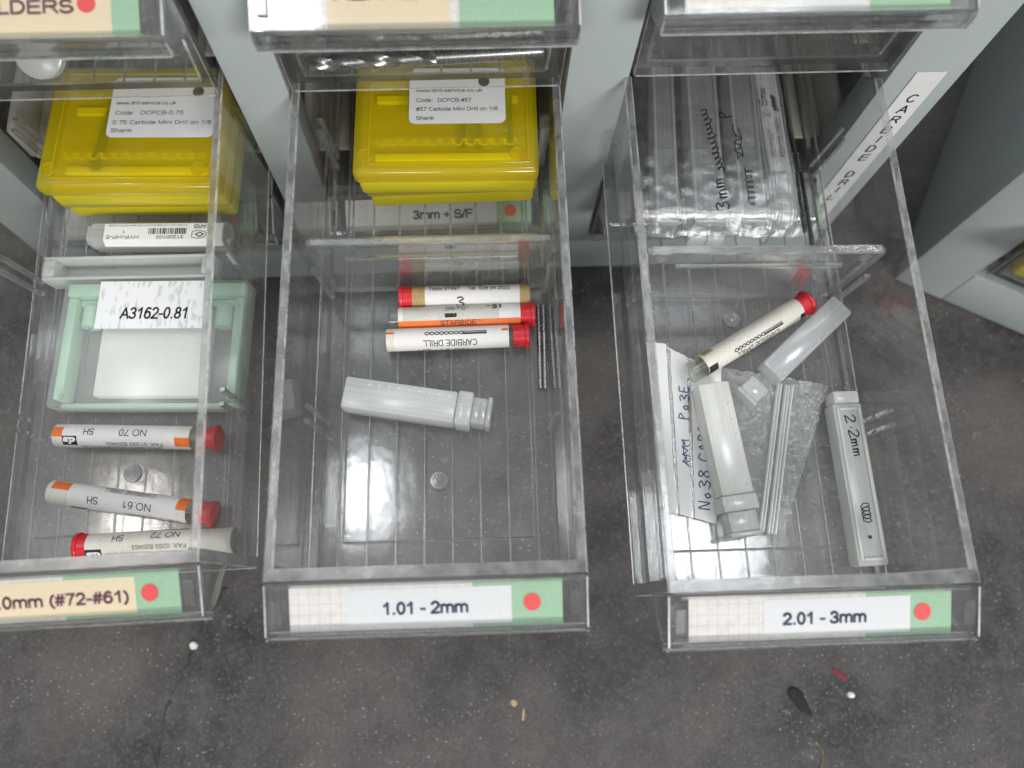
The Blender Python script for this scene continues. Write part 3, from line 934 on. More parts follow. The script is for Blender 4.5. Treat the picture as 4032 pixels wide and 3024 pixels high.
def plate_mesh():
    mb = MB()
    v1 = 14.2
    a = [on_plate(0, .2, 0), on_plate(0, v1, 0), on_plate(0, v1, -1.9), on_plate(0, .2, -1.9)]
    mb.prism([(p[1], p[2]) for p in a], 'x', -41.9, 41.9, [0, 1, 0, 1], 1)
    # thick lip hanging from the lower edge of the sloping plate, with a rounded bead
    e = on_plate(0, v1, 0)
    ly, lz = e[1], e[2]
    lip = [(ly + .1, lz - .3), (ly - .7, lz - 1.0), (ly - 1.1, lz - 2.6), (ly - 1.0, lz - 6.2), (ly - .5, lz - 6.8), (ly + .6, lz - 6.8), (ly + 1.1, lz - 6.2), (ly + 1.3, lz - 2.2)]
    mb.prism(lip, 'x', -41.9, 41.9, 2, 2)
    # raised bars above and below the card window
    for v in (1.3, 13.9):
        a = [on_plate(0, v - .4, .02), on_plate(0, v - .25, .5), on_plate(0, v + .25, .5), on_plate(0, v + .4, .02)]
        mb.prism([(p[1], p[2]) for p in a], 'x', -38.5, 38.5, 2, 2)
    # end gussets
    for x0, x1 in ((-41.9, -40.2), (40.2, 41.9)):
        q0, q1 = on_plate(0, .6, -1.95), on_plate(0, v1 - .6, -1.95)
        mb.prism([(-.05, q0[2]), (q0[1], q0[2]), (q1[1], q1[2]), (ly + 1.6, lz - 6.0), (ly + 2.6, lz - 7.6), (-.05, -19.5)], 'x', x0, x1, 2, 2)
    # little square card clips
    for x in (-38.7, 38.7):
        a = [on_plate(0, 4.3, .03), on_plate(0, 4.6, .9), on_plate(0, 10.6, .9), on_plate(0, 10.9, .03)]
        mb.prism([(p[1], p[2]) for p in a], 'x', x - 1.3, x + 1.3, 2, 2)
    # added pale strips as painted highlights on the lip and plate ends
    mb.box(-41.6, 41.6, ly - 1.0, ly - .55, lz - 6.75, lz - 6.35, 3)
    mb.box(-41.6, 41.6, ly + .75, ly + 1.1, lz - 6.75, lz - 6.4, 3)
    for s in (-1, 1):
        a, b = sorted((s * 41.55, s * 42.0))
        q = [on_plate(0, .8, .08), on_plate(0, v1, .08), on_plate(0, v1, -.3), on_plate(0, .8, -.3)]
        mb.prism([(p[1], p[2]) for p in q], 'x', a, b, 3, 3)
        a, b = sorted((s * 41.7, s * 42.05))
        mb.prism([(ly - 1.12, lz - 1.5), (ly - .8, lz - 1.5), (ly - .7, lz - 6.3), (ly - 1.02, lz - 6.3)], 'x', a, b, 3, 3)
    return mb.mesh('label_holder', ['clear_clean', 'edge', 'glass_pure', 'edge_highlight'])


CARD_H = -2.15          # the card sits behind the clear plate


CARD = 11.9             # height of the card


def card_map(h):
    return lambda u, v: on_plate(u, 13.9 - v, h)      # u -36..35.4, v 0..CARD upwards


def quad_on(mb, u0, u1, v0, v1, mapf, mat=0, nu=1):
    for k in range(nu):
        a, b = u0 + (u1 - u0) * k / nu, u0 + (u1 - u0) * (k + 1) / nu
        mb.add([mapf(a, v0), mapf(b, v0), mapf(b, v1), mapf(a, v1)], [(0, 1, 2, 3)], mat)


def add_card(root, text=None, size=3.6, tx=None, strip='strip', strip_u=(-21.0, 22.0), ink='ink_navy', dot=27.4, graph=True, bold=0.028, width=None, green_u=11.8, tv=0.0):
    f = card_map(CARD_H)
    mb = MB()
    a, b = [f(-36, 0), f(green_u, 0), f(35.4, 0), f(35.4, CARD), f(green_u, CARD), f(-36, CARD)], None
    mb.add(a, [(0, 1, 4, 5), (1, 2, 3, 4)], [0, 1])
    card = mb.build('name_card', ['graph' if graph else 'paper', 'green_card'], root, False,
                    lambda p: (p[0] + 36.5, p[1] * 1.05 + 0.8))
    f1, f2, f3 = card_map(CARD_H + .12), card_map(CARD_H + .24), card_map(CARD_H + .26)
    if strip:
        mb = MB()
        quad_on(mb, strip_u[0], strip_u[1], 1.0, 10.8, f1)
        mb.build('paper_strip', strip, card)
    if dot:
        mb = MB()
        n = 28
        mb.add([f2(dot + 2.3 * math.cos(2 * math.pi * k / n), 6.2 + tv + 2.3 * math.sin(2 * math.pi * k / n)) for k in range(n)], [tuple(range(n))])
        mb.build('colour_dot', 'red_dot', card)
    if text:
        mb = MB()
        put_text(mb, text, size, tx if tx is not None else sum(strip_u) / 2, 5.6 + tv, f3, 0, bold, 0, width)
        mb.build('lettering', ink, card)
    return card


def drawer(label, mat, **card):
    D = DRAWER_MESH
    if not D:
        D['tray'] = tray_mesh()
        D['floor_ridges'] = ridges_mesh()
        D['label_holder'] = plate_mesh()
        for s in (-1, 1):
            for y in (50.2, 99.8, 150.5):
                D[('divider_slot', s, y)] = slot_mesh(s, y)
    root = thing('parts_drawer', label, 'drawer', mat, 'clear plastic drawers of the parts cabinets')
    for k, me in D.items():
        o = bpy.data.objects.new(k if isinstance(k, str) else k[0], me)
        COL.objects.link(o)
        o.parent = root
    add_card(root, **card)
    return root


def pulled(col, dx, dy, dz, yaw, pit, rol):
    return T(COLX[col] + dx, dy, dz) @ RZ(yaw) @ RX(pit) @ RY(rol)


def closed(col, row):
    dx = {'L': .759, 'C': .878, 'R': 1.984}[col]
    dy = {'L': .04, 'C': .841, 'R': 3.7}[col] if row == 1 else .5
    return T(COLX[col] + dx, 146.61 + dy, row * PITCH)


MD = {'L': pulled('L', 1.222, 7.285, -1.145, .249, 1.327, -3.653),
      'C': pulled('C', -2.738, .436, 3.97, -1.217, .289, -1.157),
      'R': pulled('R', -3.412, -7.564, 4.145, -1.072, .591, 1.198)}


# ------------------------------------------------------------------ cabinets
def cabinet(label, mat, xs, posts, face, depth, z0, z1, ledge, mids, tape=None):
    """xs: outer x range; posts: list of (x0, x1); face: y of the front"""
    root = thing('steel_cabinet', label, 'cabinet', mat)

    def part(name, boxes, m='paint', bev=0.5):
        mb = MB()
        for b in boxes:
            mb.rbox(*b, r=bev, seg=2)
        return mb.build(name, m, root, True)
    x0, x1 = xs
    for (a, b) in ((x0, x0 + 24), (x1 - 24, x1)):
        part('stile', [(a, b, face, face + 12, z0, z1)])
    for (a, b) in posts:
        part('post', [(a, b, face + .3, face + 12, ledge + .2, z1 - 30)])
    part('base_rail', [(x0 + 24.35, x1 - 24.35, face + .2, face + 13, z0, ledge)])
    part('top_rail', [(x0 + 24.35, x1 - 24.35, face + .2, face + 13, z1 - 29.8, z1)])
    for (a, b) in ((x0 + .3, x0 + 1.8), (x1 - 1.8, x1 - .3)):
        part('side_panel', [(a, b, face + 12.1, face + depth, z0, z1)], 'paint', .2)
    part('top_panel', [(x0 + 2, x1 - 2, face + 13.2, face + depth - 2, z1 - 1.6, z1 - .2)], 'paint', .2)
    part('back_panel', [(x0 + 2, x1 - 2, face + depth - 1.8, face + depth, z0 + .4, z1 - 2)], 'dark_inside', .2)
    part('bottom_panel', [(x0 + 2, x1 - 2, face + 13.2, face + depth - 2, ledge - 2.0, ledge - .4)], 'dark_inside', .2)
    for fx in (x0 + 20, x1 - 20):
        for fy in (face + 30, face + depth - 30):
            part('foot', [(fx - 8, fx + 8, fy - 8, fy + 8, FLOOR_Z + .05, z0 - .02)], 'rubber', .2)
    for (a, b) in posts:
        c = (a + b) / 2
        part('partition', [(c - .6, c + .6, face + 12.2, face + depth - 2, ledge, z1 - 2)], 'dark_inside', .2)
    for (cx, zs) in mids:
        for z in zs:
            for s in (-1, 1):
                a, b = sorted((cx + s * 44.5, cx + s * 33))
                mb = MB()
                mb.rbox(a, b, face + 13.5, face + depth - 6, z, z + 2.0, 0.7, 2)
                a, b = sorted((cx + s * 44.6, cx + s * 47.2))
                mb.rbox(a, b, face + 14.5, face + depth - 6, z, z + 16, 0.5, 2)
                mb.build('runner', 'ivory', root, True)
    if tape:
        (a, b, za, zb, txt) = tape
        mb = MB()
        fy = face - 0.25
        # wrinkled paper tape stuck to the stile
        n = 24
        vs = []
        for k in range(n + 1):
            z = za + (zb - za) * k / n
            for x in (a, b):
                vs.append((x, fy - .12 * abs(math.sin(k * 1.7)), z))
        mb.add(vs, [(2 * k, 2 * k + 1, 2 * k + 3, 2 * k + 2) for k in range(n)])
        tp = mb.build('tape_label', 'paper', root)
        mb = MB()
        z = zb - 13.0
        for ch in txt:
            if ch == ' ':
                z -= 5.8
                continue
            put_text(mb, ch, 4.2, (a + b) / 2 + .2, z, lambda u, v: (u, fy - .3, v), 0, .006, .1, 3.6 if ch != 'I' else None)
            z -= 5.8
        mb.build('lettering', 'ink', tp)
    return root


FACE = 149.5
RUN = [k * PITCH - H - 5.2 for k in (-1, 0, 1)]
cabinet('grey-green steel cabinet whose front the three long drawers are pulled out of', T(0, 0, 0), (-173.5, 173.0),
        [(-59.8, -42.7), (44.5, 64.2)], FACE, 320, FLOOR_Z + 1.3, 92, -104.5, [(-104.2, RUN), (.9, RUN), (106.9, RUN)],
        (157.0, 167.2, -104, 6.6, 'CARBIDE DRILLS'))
# the neighbour, standing askew to the right
M2 = T(218.3, 137.6, 0) @ RZ(-28.8)
cabinet('grey-green steel cabinet standing askew at the right edge, its shaded side towards the others', M2, (0, 242), [(111.5, 130.5)],
        0, 320, FLOOR_Z + 1.3, 92, -104.5, [(67.6, RUN), (174.4, RUN)])

# ------------------------------------------------------------------ the drawers in view
drawer('clear drawer pulled out at the left, its cream card ending in #72-#61', MD['L'], text='0.61 - 1.0mm (#72-#61)', size=3.5, tx=-4.2, strip='cream',
       strip_u=(-36.0, 23.6), ink='ink_purple', width=52.5, green_u=4.5)
drawer('clear drawer pulled out in the middle, its card reading 1.01 - 2mm', MD['C'], text='1.01 - 2mm', size=3.5, tx=-.6, width=22.6)
drawer('clear drawer pulled out at the right, its card reading 2.01 - 3mm', MD['R'], text='2.01 - 3mm', size=3.5, tx=.6, width=22.8, strip_u=(-16, 24))
drawer('closed drawer above the left one, its cream card reading HOLDERS', closed('L', 1), text='HOLDERS', size=3.7, tx=5.8, strip='cream',
       strip_u=(-36.0, 28.6), ink='ink_purple', width=27.5, green_u=8.5, tv=2.6, dot=22.6)
drawer('closed drawer above the middle one, an end mill lying behind its front', closed('C', 1), text='REAMERS', size=4.4, tx=-6, strip='cream',
       strip_u=(-22.6, 8.6), ink='ink_purple', green_u=10.8, tv=4.3)
drawer('closed empty drawer above the right one, its card plain at the left', closed('R', 1), text=None, strip_u=(-10, 12), green_u=13.5)
drawer('closed bottom drawer seen through the floor of the left one', closed('L', -1), text=None)
drawer('closed bottom drawer reading 3mm + S/F, seen through the middle one', closed('C', -1), text='3mm + S/F', size=3.6, tx=1.2, width=23.0, strip_u=(-22, 22))
drawer('closed bottom drawer with a blank card, seen through the right one', closed('R', -1), text=None)
drawer('closed drawer in the askew cabinet at the right edge', M2 @ T(67.6, -2.4, -PITCH), text=None)


# ------------------------------------------------------------------ tubes
def tube(label, col, p0, p1, cap, r, zones, texts, u_sleeve, z_extra=0.0, ends='sleeve', group='paper-wrapped drill tubes', pens=(), pict=None, view=0.0):
    """p0, p1: ends on the drawer floor; cap 'a' (at p0) or 'b' (at p1). zones: (u0,u1,s0,s1,mat) on the sleeve, s = sine of the angle
    seen from above; texts: (string, height, u, s, rot, width)"""
    a, b = Vector(p0), Vector(p1)
    L = (b - a).length
    ang = math.degrees(math.atan2(b.y - a.y, b.x - a.x))
    root = thing('drill_tube', label, 'tube', MD[col] @ T(a.x, a.y, -H + r + .45 + z_extra) @ RZ(ang), group)
    c0, c1 = (5.6, L) if cap == 'a' else (0.0, L - 5.6)
    # clear tube
    mb = MB()
    if cap == 'a':
        prof = [(c0 - 3.5, r * .93), (c1 - 3.2, r * .93), (c1 - 3.0, r * .86), (c1 - 2.4, r * .86), (c1 - 2.2, r * .93), (c1 - .3, r * .93), (c1, r * .8)]
    else:
        prof = [(0, r * .8), (.3, r * .93), (2.2, r * .93), (2.4, r * .86), (3.0, r * .86), (3.2, r * .93), (c1 + 3.5, r * .93)]
    mb.lathe(prof, 30)
    mb.build('tube_wall', 'tube', root, True)
    # red cap
    mb = MB()
    prof = [(0, r * .98), (.25, r * 1.1), (1.1, r * 1.12), (1.35, r * 1.08), (1.5, r * .97), (5.3, r * .93), (5.6, r * .86)]
    if cap == 'b':
        prof = [(L - x, q) for x, q in prof][::-1]
    mb.lathe(prof, 30)
    mb.build('cap', 'red_cap', root, True)
    # paper sleeve
    mats = [ends] + sorted({z[4] for z in zones} - {ends})
    mb = MB()
    rs = r * .93 + .14
    us = sorted({u_sleeve[0], u_sleeve[1]} | {z[k] for z in zones for k in (0, 1)})
    us = [u for u in us if u_sleeve[0] <= u <= u_sleeve[1]]
    NP = 72
    for ua, ub in zip(us[:-1], us[1:]):
        for k in range(NP):
            t0, t1 = 2 * math.pi * k / NP - math.pi, 2 * math.pi * (k + 1) / NP - math.pi
            tm = math.degrees((t0 + t1) / 2)
            m = 0
            for z in zones:
                if z[0] <= (ua + ub) / 2 <= z[1] and z[2] <= tm - view <= z[3]:
                    m = mats.index(z[4])
            q = [(ua, t0), (ub, t0), (ub, t1), (ua, t1)]
            mb.add([(u, rs * math.sin(t), rs * math.cos(t)) for u, t in q], [(0, 1, 2, 3)], m)
    sl = mb.build('paper_sleeve', mats, root, True)

    def wrap(h):
        return lambda u, v: (u, (rs + h) * math.sin(v / rs), (rs + h) * math.cos(v / rs))
    mb = MB()
    used = False
    for (s, hgt, u, dg, rot, wd) in texts:
        put_text(mb, s, hgt, u, rs * rad(dg + view), wrap(.10), rot, 0.004, 0, wd, 0)
        used = True
    for (s, size, u, dg, rot, w) in pens:
        pen_text(mb, s, size, u, rs * rad(dg + view), wrap(.12), rot, w, 0, 4)
        used = True
    if pict:
        ua, ub, dg = pict          # printed picture of a twist drill
        v0 = rs * rad(dg + view)
        f = wrap(.10)
        mid = ua + (ub - ua) * .62
        mb.ribbon([(mid, v0 + .42), (ub, v0 + .42)], .22, f)
        mb.ribbon([(mid, v0 - .42), (ub, v0 - .42)], .45, f)
        mb.ribbon([(mid, v0), (ub, v0)], .16, f)
        mb.ribbon([(ub, v0 - .5), (ub, v0 + .5)], .2, f)
        for ph in (0, math.pi):
            mb.ribbon([(ua + (mid - ua) * k / 40, v0 + .5 * math.sin(k * .62 + ph)) for k in range(41)], .3, f)
        used = True
    if used:
        mb.build('lettering', 'ink', sl)
    return root


def ds_logo(tb, u0, u1, d0, d1, rot, r, view):
    """white letters on the black square printed on a sleeve"""
    rs = r * .93 + .14
    sl = [c for c in tb.children if c.name.startswith('paper_sleeve')][0]
    mb = MB()
    vs, fs = text_geo('ds', 2.1, .06, .1, 1.0, (u1 - u0) * .86)
    sg = -1 if rot else 1
    u_, v_ = (u0 + u1) / 2, rs * rad((d0 + d1) / 2 + view)
    mb.add([(u_ + sg * x, (rs + .12) * math.sin((v_ + sg * y) / rs), (rs + .12) * math.cos((v_ + sg * y) / rs)) for x, y in vs], fs)
    mb.build('emblem', 'paper', sl)


R0 = 3.95
V = -8
tb = tube('tube marked NO.70, nearest the green case in the left drawer', 'L', (-24, 45.6), (30.1, 41.3), 'b', R0,
          [(1.0, 4.4, -90, 90, 'sleeve_old'), (1.0, 4.4, -6, 42, 'orange'), (41, 45.8, -90, 90, 'sleeve_old'), (41, 45.8, -53, -3, 'orange'), (4.4, 9.2, -50, -2, 'ink')],
          [('NO 70', 2.3, 27.4, 18, 180, 9.2), ('SH', 2.3, 13.0, 20, 180, 3.6), ('FAX: 01293 820463', 1.35, 28, -40, 180, 18.5), ('DRILL SERVICE (HORLEY) Ltd', 1.2, 23.5, -66, 180, 26)],
          (1.0, 45.8), view=V)
ds_logo(tb, 4.4, 9.2, -50, -2, 180, R0, V)
tb = tube('tube marked NO.61, lying askew in the middle of the left drawer front', 'L', (-23.8, 27.3), (30.0, 16.8), 'b', R0,
          [(.8, 8.0, -90, 140, 'sleeve_old'), (2.2, 8.0, 22, 75, 'orange'), (43.2, 46.6, -90, 90, 'sleeve_old'), (43.2, 46.6, 5, 80, 'orange'), (8.6, 14, -110, -64, 'ink')],
          [('NO.61', 2.4, 30.8, -7, 180, 9.6), ('SH', 2.4, 16.4, -8, 180, 3.7), ('CARBIDE DRILL', 2.0, 27, 58, 180, 17), ('FAX: 01293 820463', 1.3, 35.5, -62, 180, 17)],
          (.8, 46.6), view=V)
tb = tube('grubby tube marked NO 72, nearest the front of the left drawer, red cap leftmost', 'L', (-13.2, 9.3), (37.2, 8.6), 'a', R0 + .1,
          [(4.2, 9.4, -70, -14, 'ink')],
          [('NO 72', 2.3, 29, 44, 180, 9.4), ('SH', 2.3, 14.3, 36, 180, 3.7), ('FAX: 0293 820463', 1.4, 27.5, -10, 180, 17), ('DRILL SERVICE (HORLEY) Ltd', 1.2, 23, -42, 180, 25)],
          (4.2, 49.6), ends='sleeve_old', view=V)
ds_logo(tb, 4.2, 9.4, -70, -14, 180, R0 + .1, V)

V = -22
tube('white tube with brown taped ends against the middle drawer divider, cap at its left', 'C', (-12.8, 94.7), (35.7, 94.5), 'a', R0,
     [(4.0, 9.0, -180, 180, 'tape_brown'), (41.0, 44.6, -180, 180, 'tape_brown')],
     [('Telex 87497     Tel. 029 34 2522', 1.75, 24.0, 47, 0, 27.5), ('Horley, Surrey.', 1.75, 22, 78, 0, 14)],
     (4.6, 44.4), pens=[('3', 3.4, 19.8, -50, 0, .42)], view=V)
tube('grimy tube with an orange band, middle of the three in the middle drawer', 'C', (-16, 87.0), (33.2, 87.6), 'b', R0,
     [(4.8, 37.0, -12, 80, 'sleeve_grime'), (3.2, 44.2, -74, -11, 'orange'), (3.2, 44.2, -180, -74, 'sleeve_grime')],
     [('.0670"', 1.7, 22.5, 50, 0, 9), ('STARBIDE', 1.75, 23.3, -29, 0, 12.2), ('TM', .5, 30.3, -20, 0, 1.0)],
     (3.2, 44.2), pens=[('-51', 2.0, 33, 44, 0, .5), ('mms', 1.5, 19.2, 4, 0, .6)], view=V)
tube('white tube printed CARBIDE DRILL, nearest the front of the three in the middle drawer', 'C', (-17.1, 79.4), (31, 80.0), 'b', R0,
     [(.4, 3.2, 30, 48, 'orange'), (38.8, 41.0, 30, 48, 'orange'), (.4, 3.2, -180, 29, 'sleeve_old')],
     [('CARBIDE DRILL', 2.3, 21.6, -22, 180, 18), ('NO 51   SH', 2.2, 19, -76, 180, 17)],
     (.4, 41.2), pict=(33.7, 13.3, 29) if False else (13.3, 33.7, 29), view=V)
V = -16
tube('tube with dark ends slanting across the right drawer, red cap at its upper end', 'R', (-18.8, 70.6), (25.4, 95.9), 'b', R0,
     [(5.6, 9.2, -58, -12, 'ink'), (44.2, 46.0, -70, -28, 'ink'), (6.5, 10.5, 50, 90, 'tape_brown')],
     [('CARBIDE DRILL', 2.1, 26, -46, 180, 18)], (5.4, 46.0), z_extra=.6, ends='sleeve_old', pict=(16.5, 36.5, -12), view=V)


# ------------------------------------------------------------------ frosted square tubes
def square_tube(label, mat, L, w, h, L2, w2, body='frost', inner='frost_clear', dots=8, ring=True, group='telescopic square plastic tubes'):
    root = thing('square_tube', label, 'tube', mat, group)
    mb = MB()
    mb.rbox(0, L - 5.2, -w / 2, w / 2, 0, h, .9, 2)
    mb.build('tube_body', body, root, True)
    if ring:
        mb = MB()
        mb.rbox(L - 5.1, L - 0.1, -w / 2 - .45, w / 2 + .45, -.0, h + .4, .7, 2)
        mb.build('collar', body, root, True)
    mb = MB()
    mb.rbox(L + .0, L + L2 - 1.6, -w2 / 2, w2 / 2, .4, h - .4, .6, 2)
    mb.rbox(L + L2 - 1.5, L + L2, -w2 / 2 - .5, w2 / 2 + .5, .1, h, .5, 2)
    mb.build('inner_tube', inner, root, True)
    if dots:
        mb = MB()
        for k in range(dots):
            x = 8 + k * (L - 16) / max(dots - 1, 1)
            mb.lathe([(0, .55), (.3, .45), (.42, .1)], 10, 0, (x, w * .33, h), 'z')
        mb.build('length_marks', body, root, True)
    return root


square_tube('frosted square tube lying alone across the front half of the middle drawer', MD['C'] @ T(-29.9, 60.5, -H + .5) @ RZ(-9.9), 42, 10.6, 9.5, 6.2, 8.8, 'frost', 'frost_clear', 9)
square_tube('frosted square tube slanting beside the paper-wrapped tube in the right drawer, clear end down', MD['R'] @ T(35.3, 93.2, -H + 2.6) @ RZ(-139.3) @ RY(2.5), 41, 8.6, 8.0, 7.6, 7.2, 'frost_clear', 'frost_clear', 7, False)
square_tube('whitest square tube, standing lengthways on the bag in the right drawer', MD['R'] @ T(-13.0, 66, -H + 2.0) @ RZ(-83.6), 42, 10.6, 9.0, 7.8, 9.2, 'frost_white', 'frost', 6)
# hinged flat tube with writing
rt = thing('square_tube', 'slim frosted tube marked 2.2mm along the right wall of the right drawer', 'tube', MD['R'] @ T(32.3, 63.2, -H + .5) @ RZ(-89.3), 'telescopic square plastic tubes')
mb = MB()
mb.rbox(4.2, 56.6, -5.0, 5.0, 0, 6.6, .8, 2)
mb.build('tube_body', 'frost', rt, True)
mb = MB()
for y in (-3.6, 3.6):
    mb.rbox(6.0, 54.8, y - .45, y + .45, 6.55, 7.2, .2, 1)
for x in (6.2, 54.6):
    mb.rbox(x - .45, x + .45, -3.1, 3.1, 6.55, 7.2, .2, 1)
mb.build('window_frame', 'frost_white', rt, True)
mb = MB()
mb.rbox(0, 4.1, -4.3, 4.3, .2, 7.2, .7, 2)
mb.build('lid', 'frost_white', rt, True)
mb = MB()
f = lambda u, v: (u, v, 6.75)
pen_text(mb, '2.2mm', 3.3, 8.5, -1.2, f, 3, .4, 0, 7)
mb.ribbon([(37.5 + k * .22 + 1.0 * math.cos(k * 1.15), .2 + 1.5 * math.sin(k * 1.15)) for k in range(26)], .3, f)
mb.ribbon([(47.5, -.3), (48.1, 0), (48.0, .5), (47.4, .3)], .5, f)
mb.build('lettering', 'ink', rt)


# ------------------------------------------------------------------ drills
def twist_drill(label, mat, L, d, flute, m='carbide', name='drill_bit', cat='drill bit', group=None, turns=3.2, tip=True):
    root = thing(name, label, cat, mat, group)
    mb = MB()
    mb.lathe([(flute + .2, d / 2), (L - .15, d / 2), (L, d / 2 - .15)], 20)
    mb.build('shank', m, root, True)
    mb = MB()
    n, seg = 18, 60
    vs, fs = [], []
    for i in range(seg + 1):
        x = flute * i / seg
        k = min(1.0, x / (d * .45) + .08) if tip else 1.0
        for j in range(n):
            t = 2 * math.pi * j / n
            rr = d / 2 * (0.62 + 0.38 * min(1.0, abs(math.cos(t)) * 1.35)) * k
            a = t + turns * 2 * math.pi * i / seg
            vs.append((x, rr * math.cos(a), rr * math.sin(a)))
    for i in range(seg):
        for j in range(n):
            j2 = (j + 1) % n
            fs.append((i * n + j, i * n + j2, (i + 1) * n + j2, (i + 1) * n + j))
    fs.append(tuple(range(n))[::-1])
    fs.append(tuple(seg * n + k for k in range(n)))
    mb.add(vs, fs)
    mb.build('fluted_end', m, root, True)
    return root


g = 'thin drills along the right wall of the middle drawer'
twist_drill('thin carbide drill lying nearer the tubes in the middle drawer', MD['C'] @ T(34.7, 93.0, -H + 1.2) @ RZ(-90.8), 31, 1.5, 10.5, 'steel', group=g)
twist_drill('thin carbide drill lying nearer the wall in the middle drawer', MD['C'] @ T(36.4, 92.8, -H + 1.2) @ RZ(-91.0), 31, 1.5, 10.5, 'steel', group=g)
g = 'thin rods poking out from under the bag'
twist_drill('shorter dark rod poking out from under the bag in the right drawer', MD['R'] @ T(30.0, 158, -H + 1.1) @ RZ(-89.8), 33.5, 1.5, 9, group=g)
twist_drill('longer dark rod poking out from under the bag in the right drawer', MD['R'] @ T(32.0, 158, -H + 1.1) @ RZ(-89.6), 39.5, 1.5, 9, group=g)
# big end mill in the closed drawer above the middle one
twist_drill('thick steel end mill lying just behind the front of the upper middle drawer', closed('C', 1) @ T(-35, 5.9, -H + 2.5) @ RZ(2.6), 71.5, 4.8, 38, 'mill_steel', 'end_mill', 'end mill', turns=1.1, tip=False)


# ------------------------------------------------------------------ yellow drill boxes
def yellow_box(label, mat, w=60, d=46, h=14.3, lines=None, lab=(18, 44, 49), lift=0.0):
    root = thing('drill_box', label, 'box', mat, 'yellow plastic drill boxes')
    zb = h * .52
    mb = MB()
    mb.rbox(1.0, w - 1.0, .8, d - .8, 0, zb, 1.6, 3)
    mb.build('base', 'yellow_base', root, True)
    mb = MB()
    mb.rbox(0, w, 0, d, zb + .1, h, 2.0, 3)
    mb.build('lid', 'yellow', root, True)
    mb = MB()
    for (x0, x1, y0, y1) in ((5, w - 3, 3.2, 4.0), (5, w - 3, d - 4, d - 3.2)):
        mb.rbox(x0, x1, y0, y1, h, h + .55, .25, 2)
    for (x0, x1) in ((5, 5.8), (w - 3.8, w - 3)):
        mb.rbox(x0, x1, 4.1, d - 4.1, h, h + .55, .25, 2)
    for (x, y) in ((4.2, 7), (w - 7, 7)):
        mb.lathe([(h + .0, 2.6), (h + .35, 2.5), (h + .35, 2.1), (h + .05, 2.0)], 24, 0, (x, y, 0), 'z')
    mb.build('lid_rib', 'yellow', root, True)
    mb = MB()
    f = lambda u, v: (u, v, h - 1.6)
    for y0 in (11.5, 34.0):
        n = 11
        for k in range(n):
            x = 7.5 + k * (w - 14) / n
            st = (w - 14) / n
            mb.ribbon([(x, y0 + 2.0), (x + st * .12, y0 + .3), (x + st * .35, y0 - .2), (x + st * .6, y0 + .3), (x + st * .7, y0 + 2.0), (x + st * .85, y0 + 2.3), (x + st * .95, y0 + .2)], .62, f)
        mb.rbox(6.5, w - 6, y0 - 3.6, y0 - .8, zb + .3, zb + 2.0, .3, 1)
    mb.build('tooth_rack', 'yellow_tooth', root)
    if lines:
        u0, u1, vb, vt = lab
        vb, vt = vb + lift, vt + lift
        mb = MB()
        r, n = 2.2, 6
        pts = []
        for (cx, cyy, a0) in ((u1 - r, vt - r, 0), (u0 + r, vt - r, 90), (u0 + r, vb + r, 180), (u1 - r, vb + r, 270)):
            for k in range(n + 1):
                a = rad(a0 + 90 * k / n)
                pts.append((cx + r * math.cos(a), cyy + r * math.sin(a)))
        mb.add([(p[0], p[1], h + .62) for p in pts], [tuple(range(len(pts)))])
        pl = mb.build('paper_label', 'paper', root)
        mb = MB()
        fm = lambda u, v: (u, v + lift, h + .72)
        for (s, hh, u, v, wd) in lines:
            put_text(mb, s, hh, u + wd / 2, v, fm, 0, .004, 0, wd)
        # round emblem at the top right of the label
        n = 20
        mb.add([fm(u1 - 7 + 1.9 * math.cos(2 * math.pi * k / n), vt - lift - 5.5 + 1.9 * math.sin(2 * math.pi * k / n)) for k in range(n)], [tuple(range(n))])
        mb.build('lettering', 'ink', pl)
    return root


mL = MD['L'] @ T(-24.6, 121.9, -H + 15.0) @ RZ(-4.2)
yellow_box('upper yellow box in the left drawer, its label reading DCPCB-0.75', mL, 60.5, 46, 14.0,
           [('www.drill-service.co.uk', 1.35, 23.3, 26.3, 20), ('Code:', 1.5, 23.4, 22.6, 6.6), ('DCPCB-0.75', 1.5, 31.8, 22.6, 14.5), ('0.75 Carbide Mini Drill on 1/8', 1.5, 23.0, 19.0, 33), ('Shank', 1.5, 22.8, 16.0, 7.2)], (21.4, 57.2, 13.4, 36), 4.6)
twist_drill('dark drill lying inside the upper yellow box at the left', mL @ T(21.0, 41.5, 10.6) @ RZ(-97), 33, 3.17, 9, 'carbide')
mL2 = MD['L'] @ T(-27.5, 125.5, -H + .5) @ RZ(-3.4)
yellow_box('lower yellow box in the left drawer, under the other', mL2, 60.5, 46, 14.0)
mC = MD['C'] @ T(-25.4, 127.2, -H + 15.6) @ RZ(-.6)
yellow_box('upper yellow box in the middle drawer, its label reading DCPCB-#57', mC, 60.5, 46, 14.3,
           [('www.drill-service.co.uk', 1.35, 20.5, 27.2, 22), ('Code:', 1.5, 20.5, 23.4, 5.6), ('DCPCB-#57', 1.5, 27.6, 23.4, 11.2), ('#57 Carbide Mini Drill on 1/8', 1.5, 20.5, 20.0, 27), ('Shank', 1.5, 20.5, 16.6, 6)], (18.2, 50, 14.4, 36), 3.6)
for k, x in enumerate((35.8, 41.0, 51.4)):
    twist_drill('dark drill in the upper yellow box of the middle drawer, %s' % ('leftmost of the three', 'middle of the three', 'rightmost of the three')[k],
                mC @ T(x, 36.5, 10.4) @ RZ(-90), 26, 1.9, 8, 'carbide', group='drills in the middle yellow box')
mC2 = MD['C'] @ T(-24.0, 130.6, -H + .5) @ RZ(1.2)
yellow_box('lower yellow box in the middle drawer, under the other', mC2, 59.5, 45, 14.6)

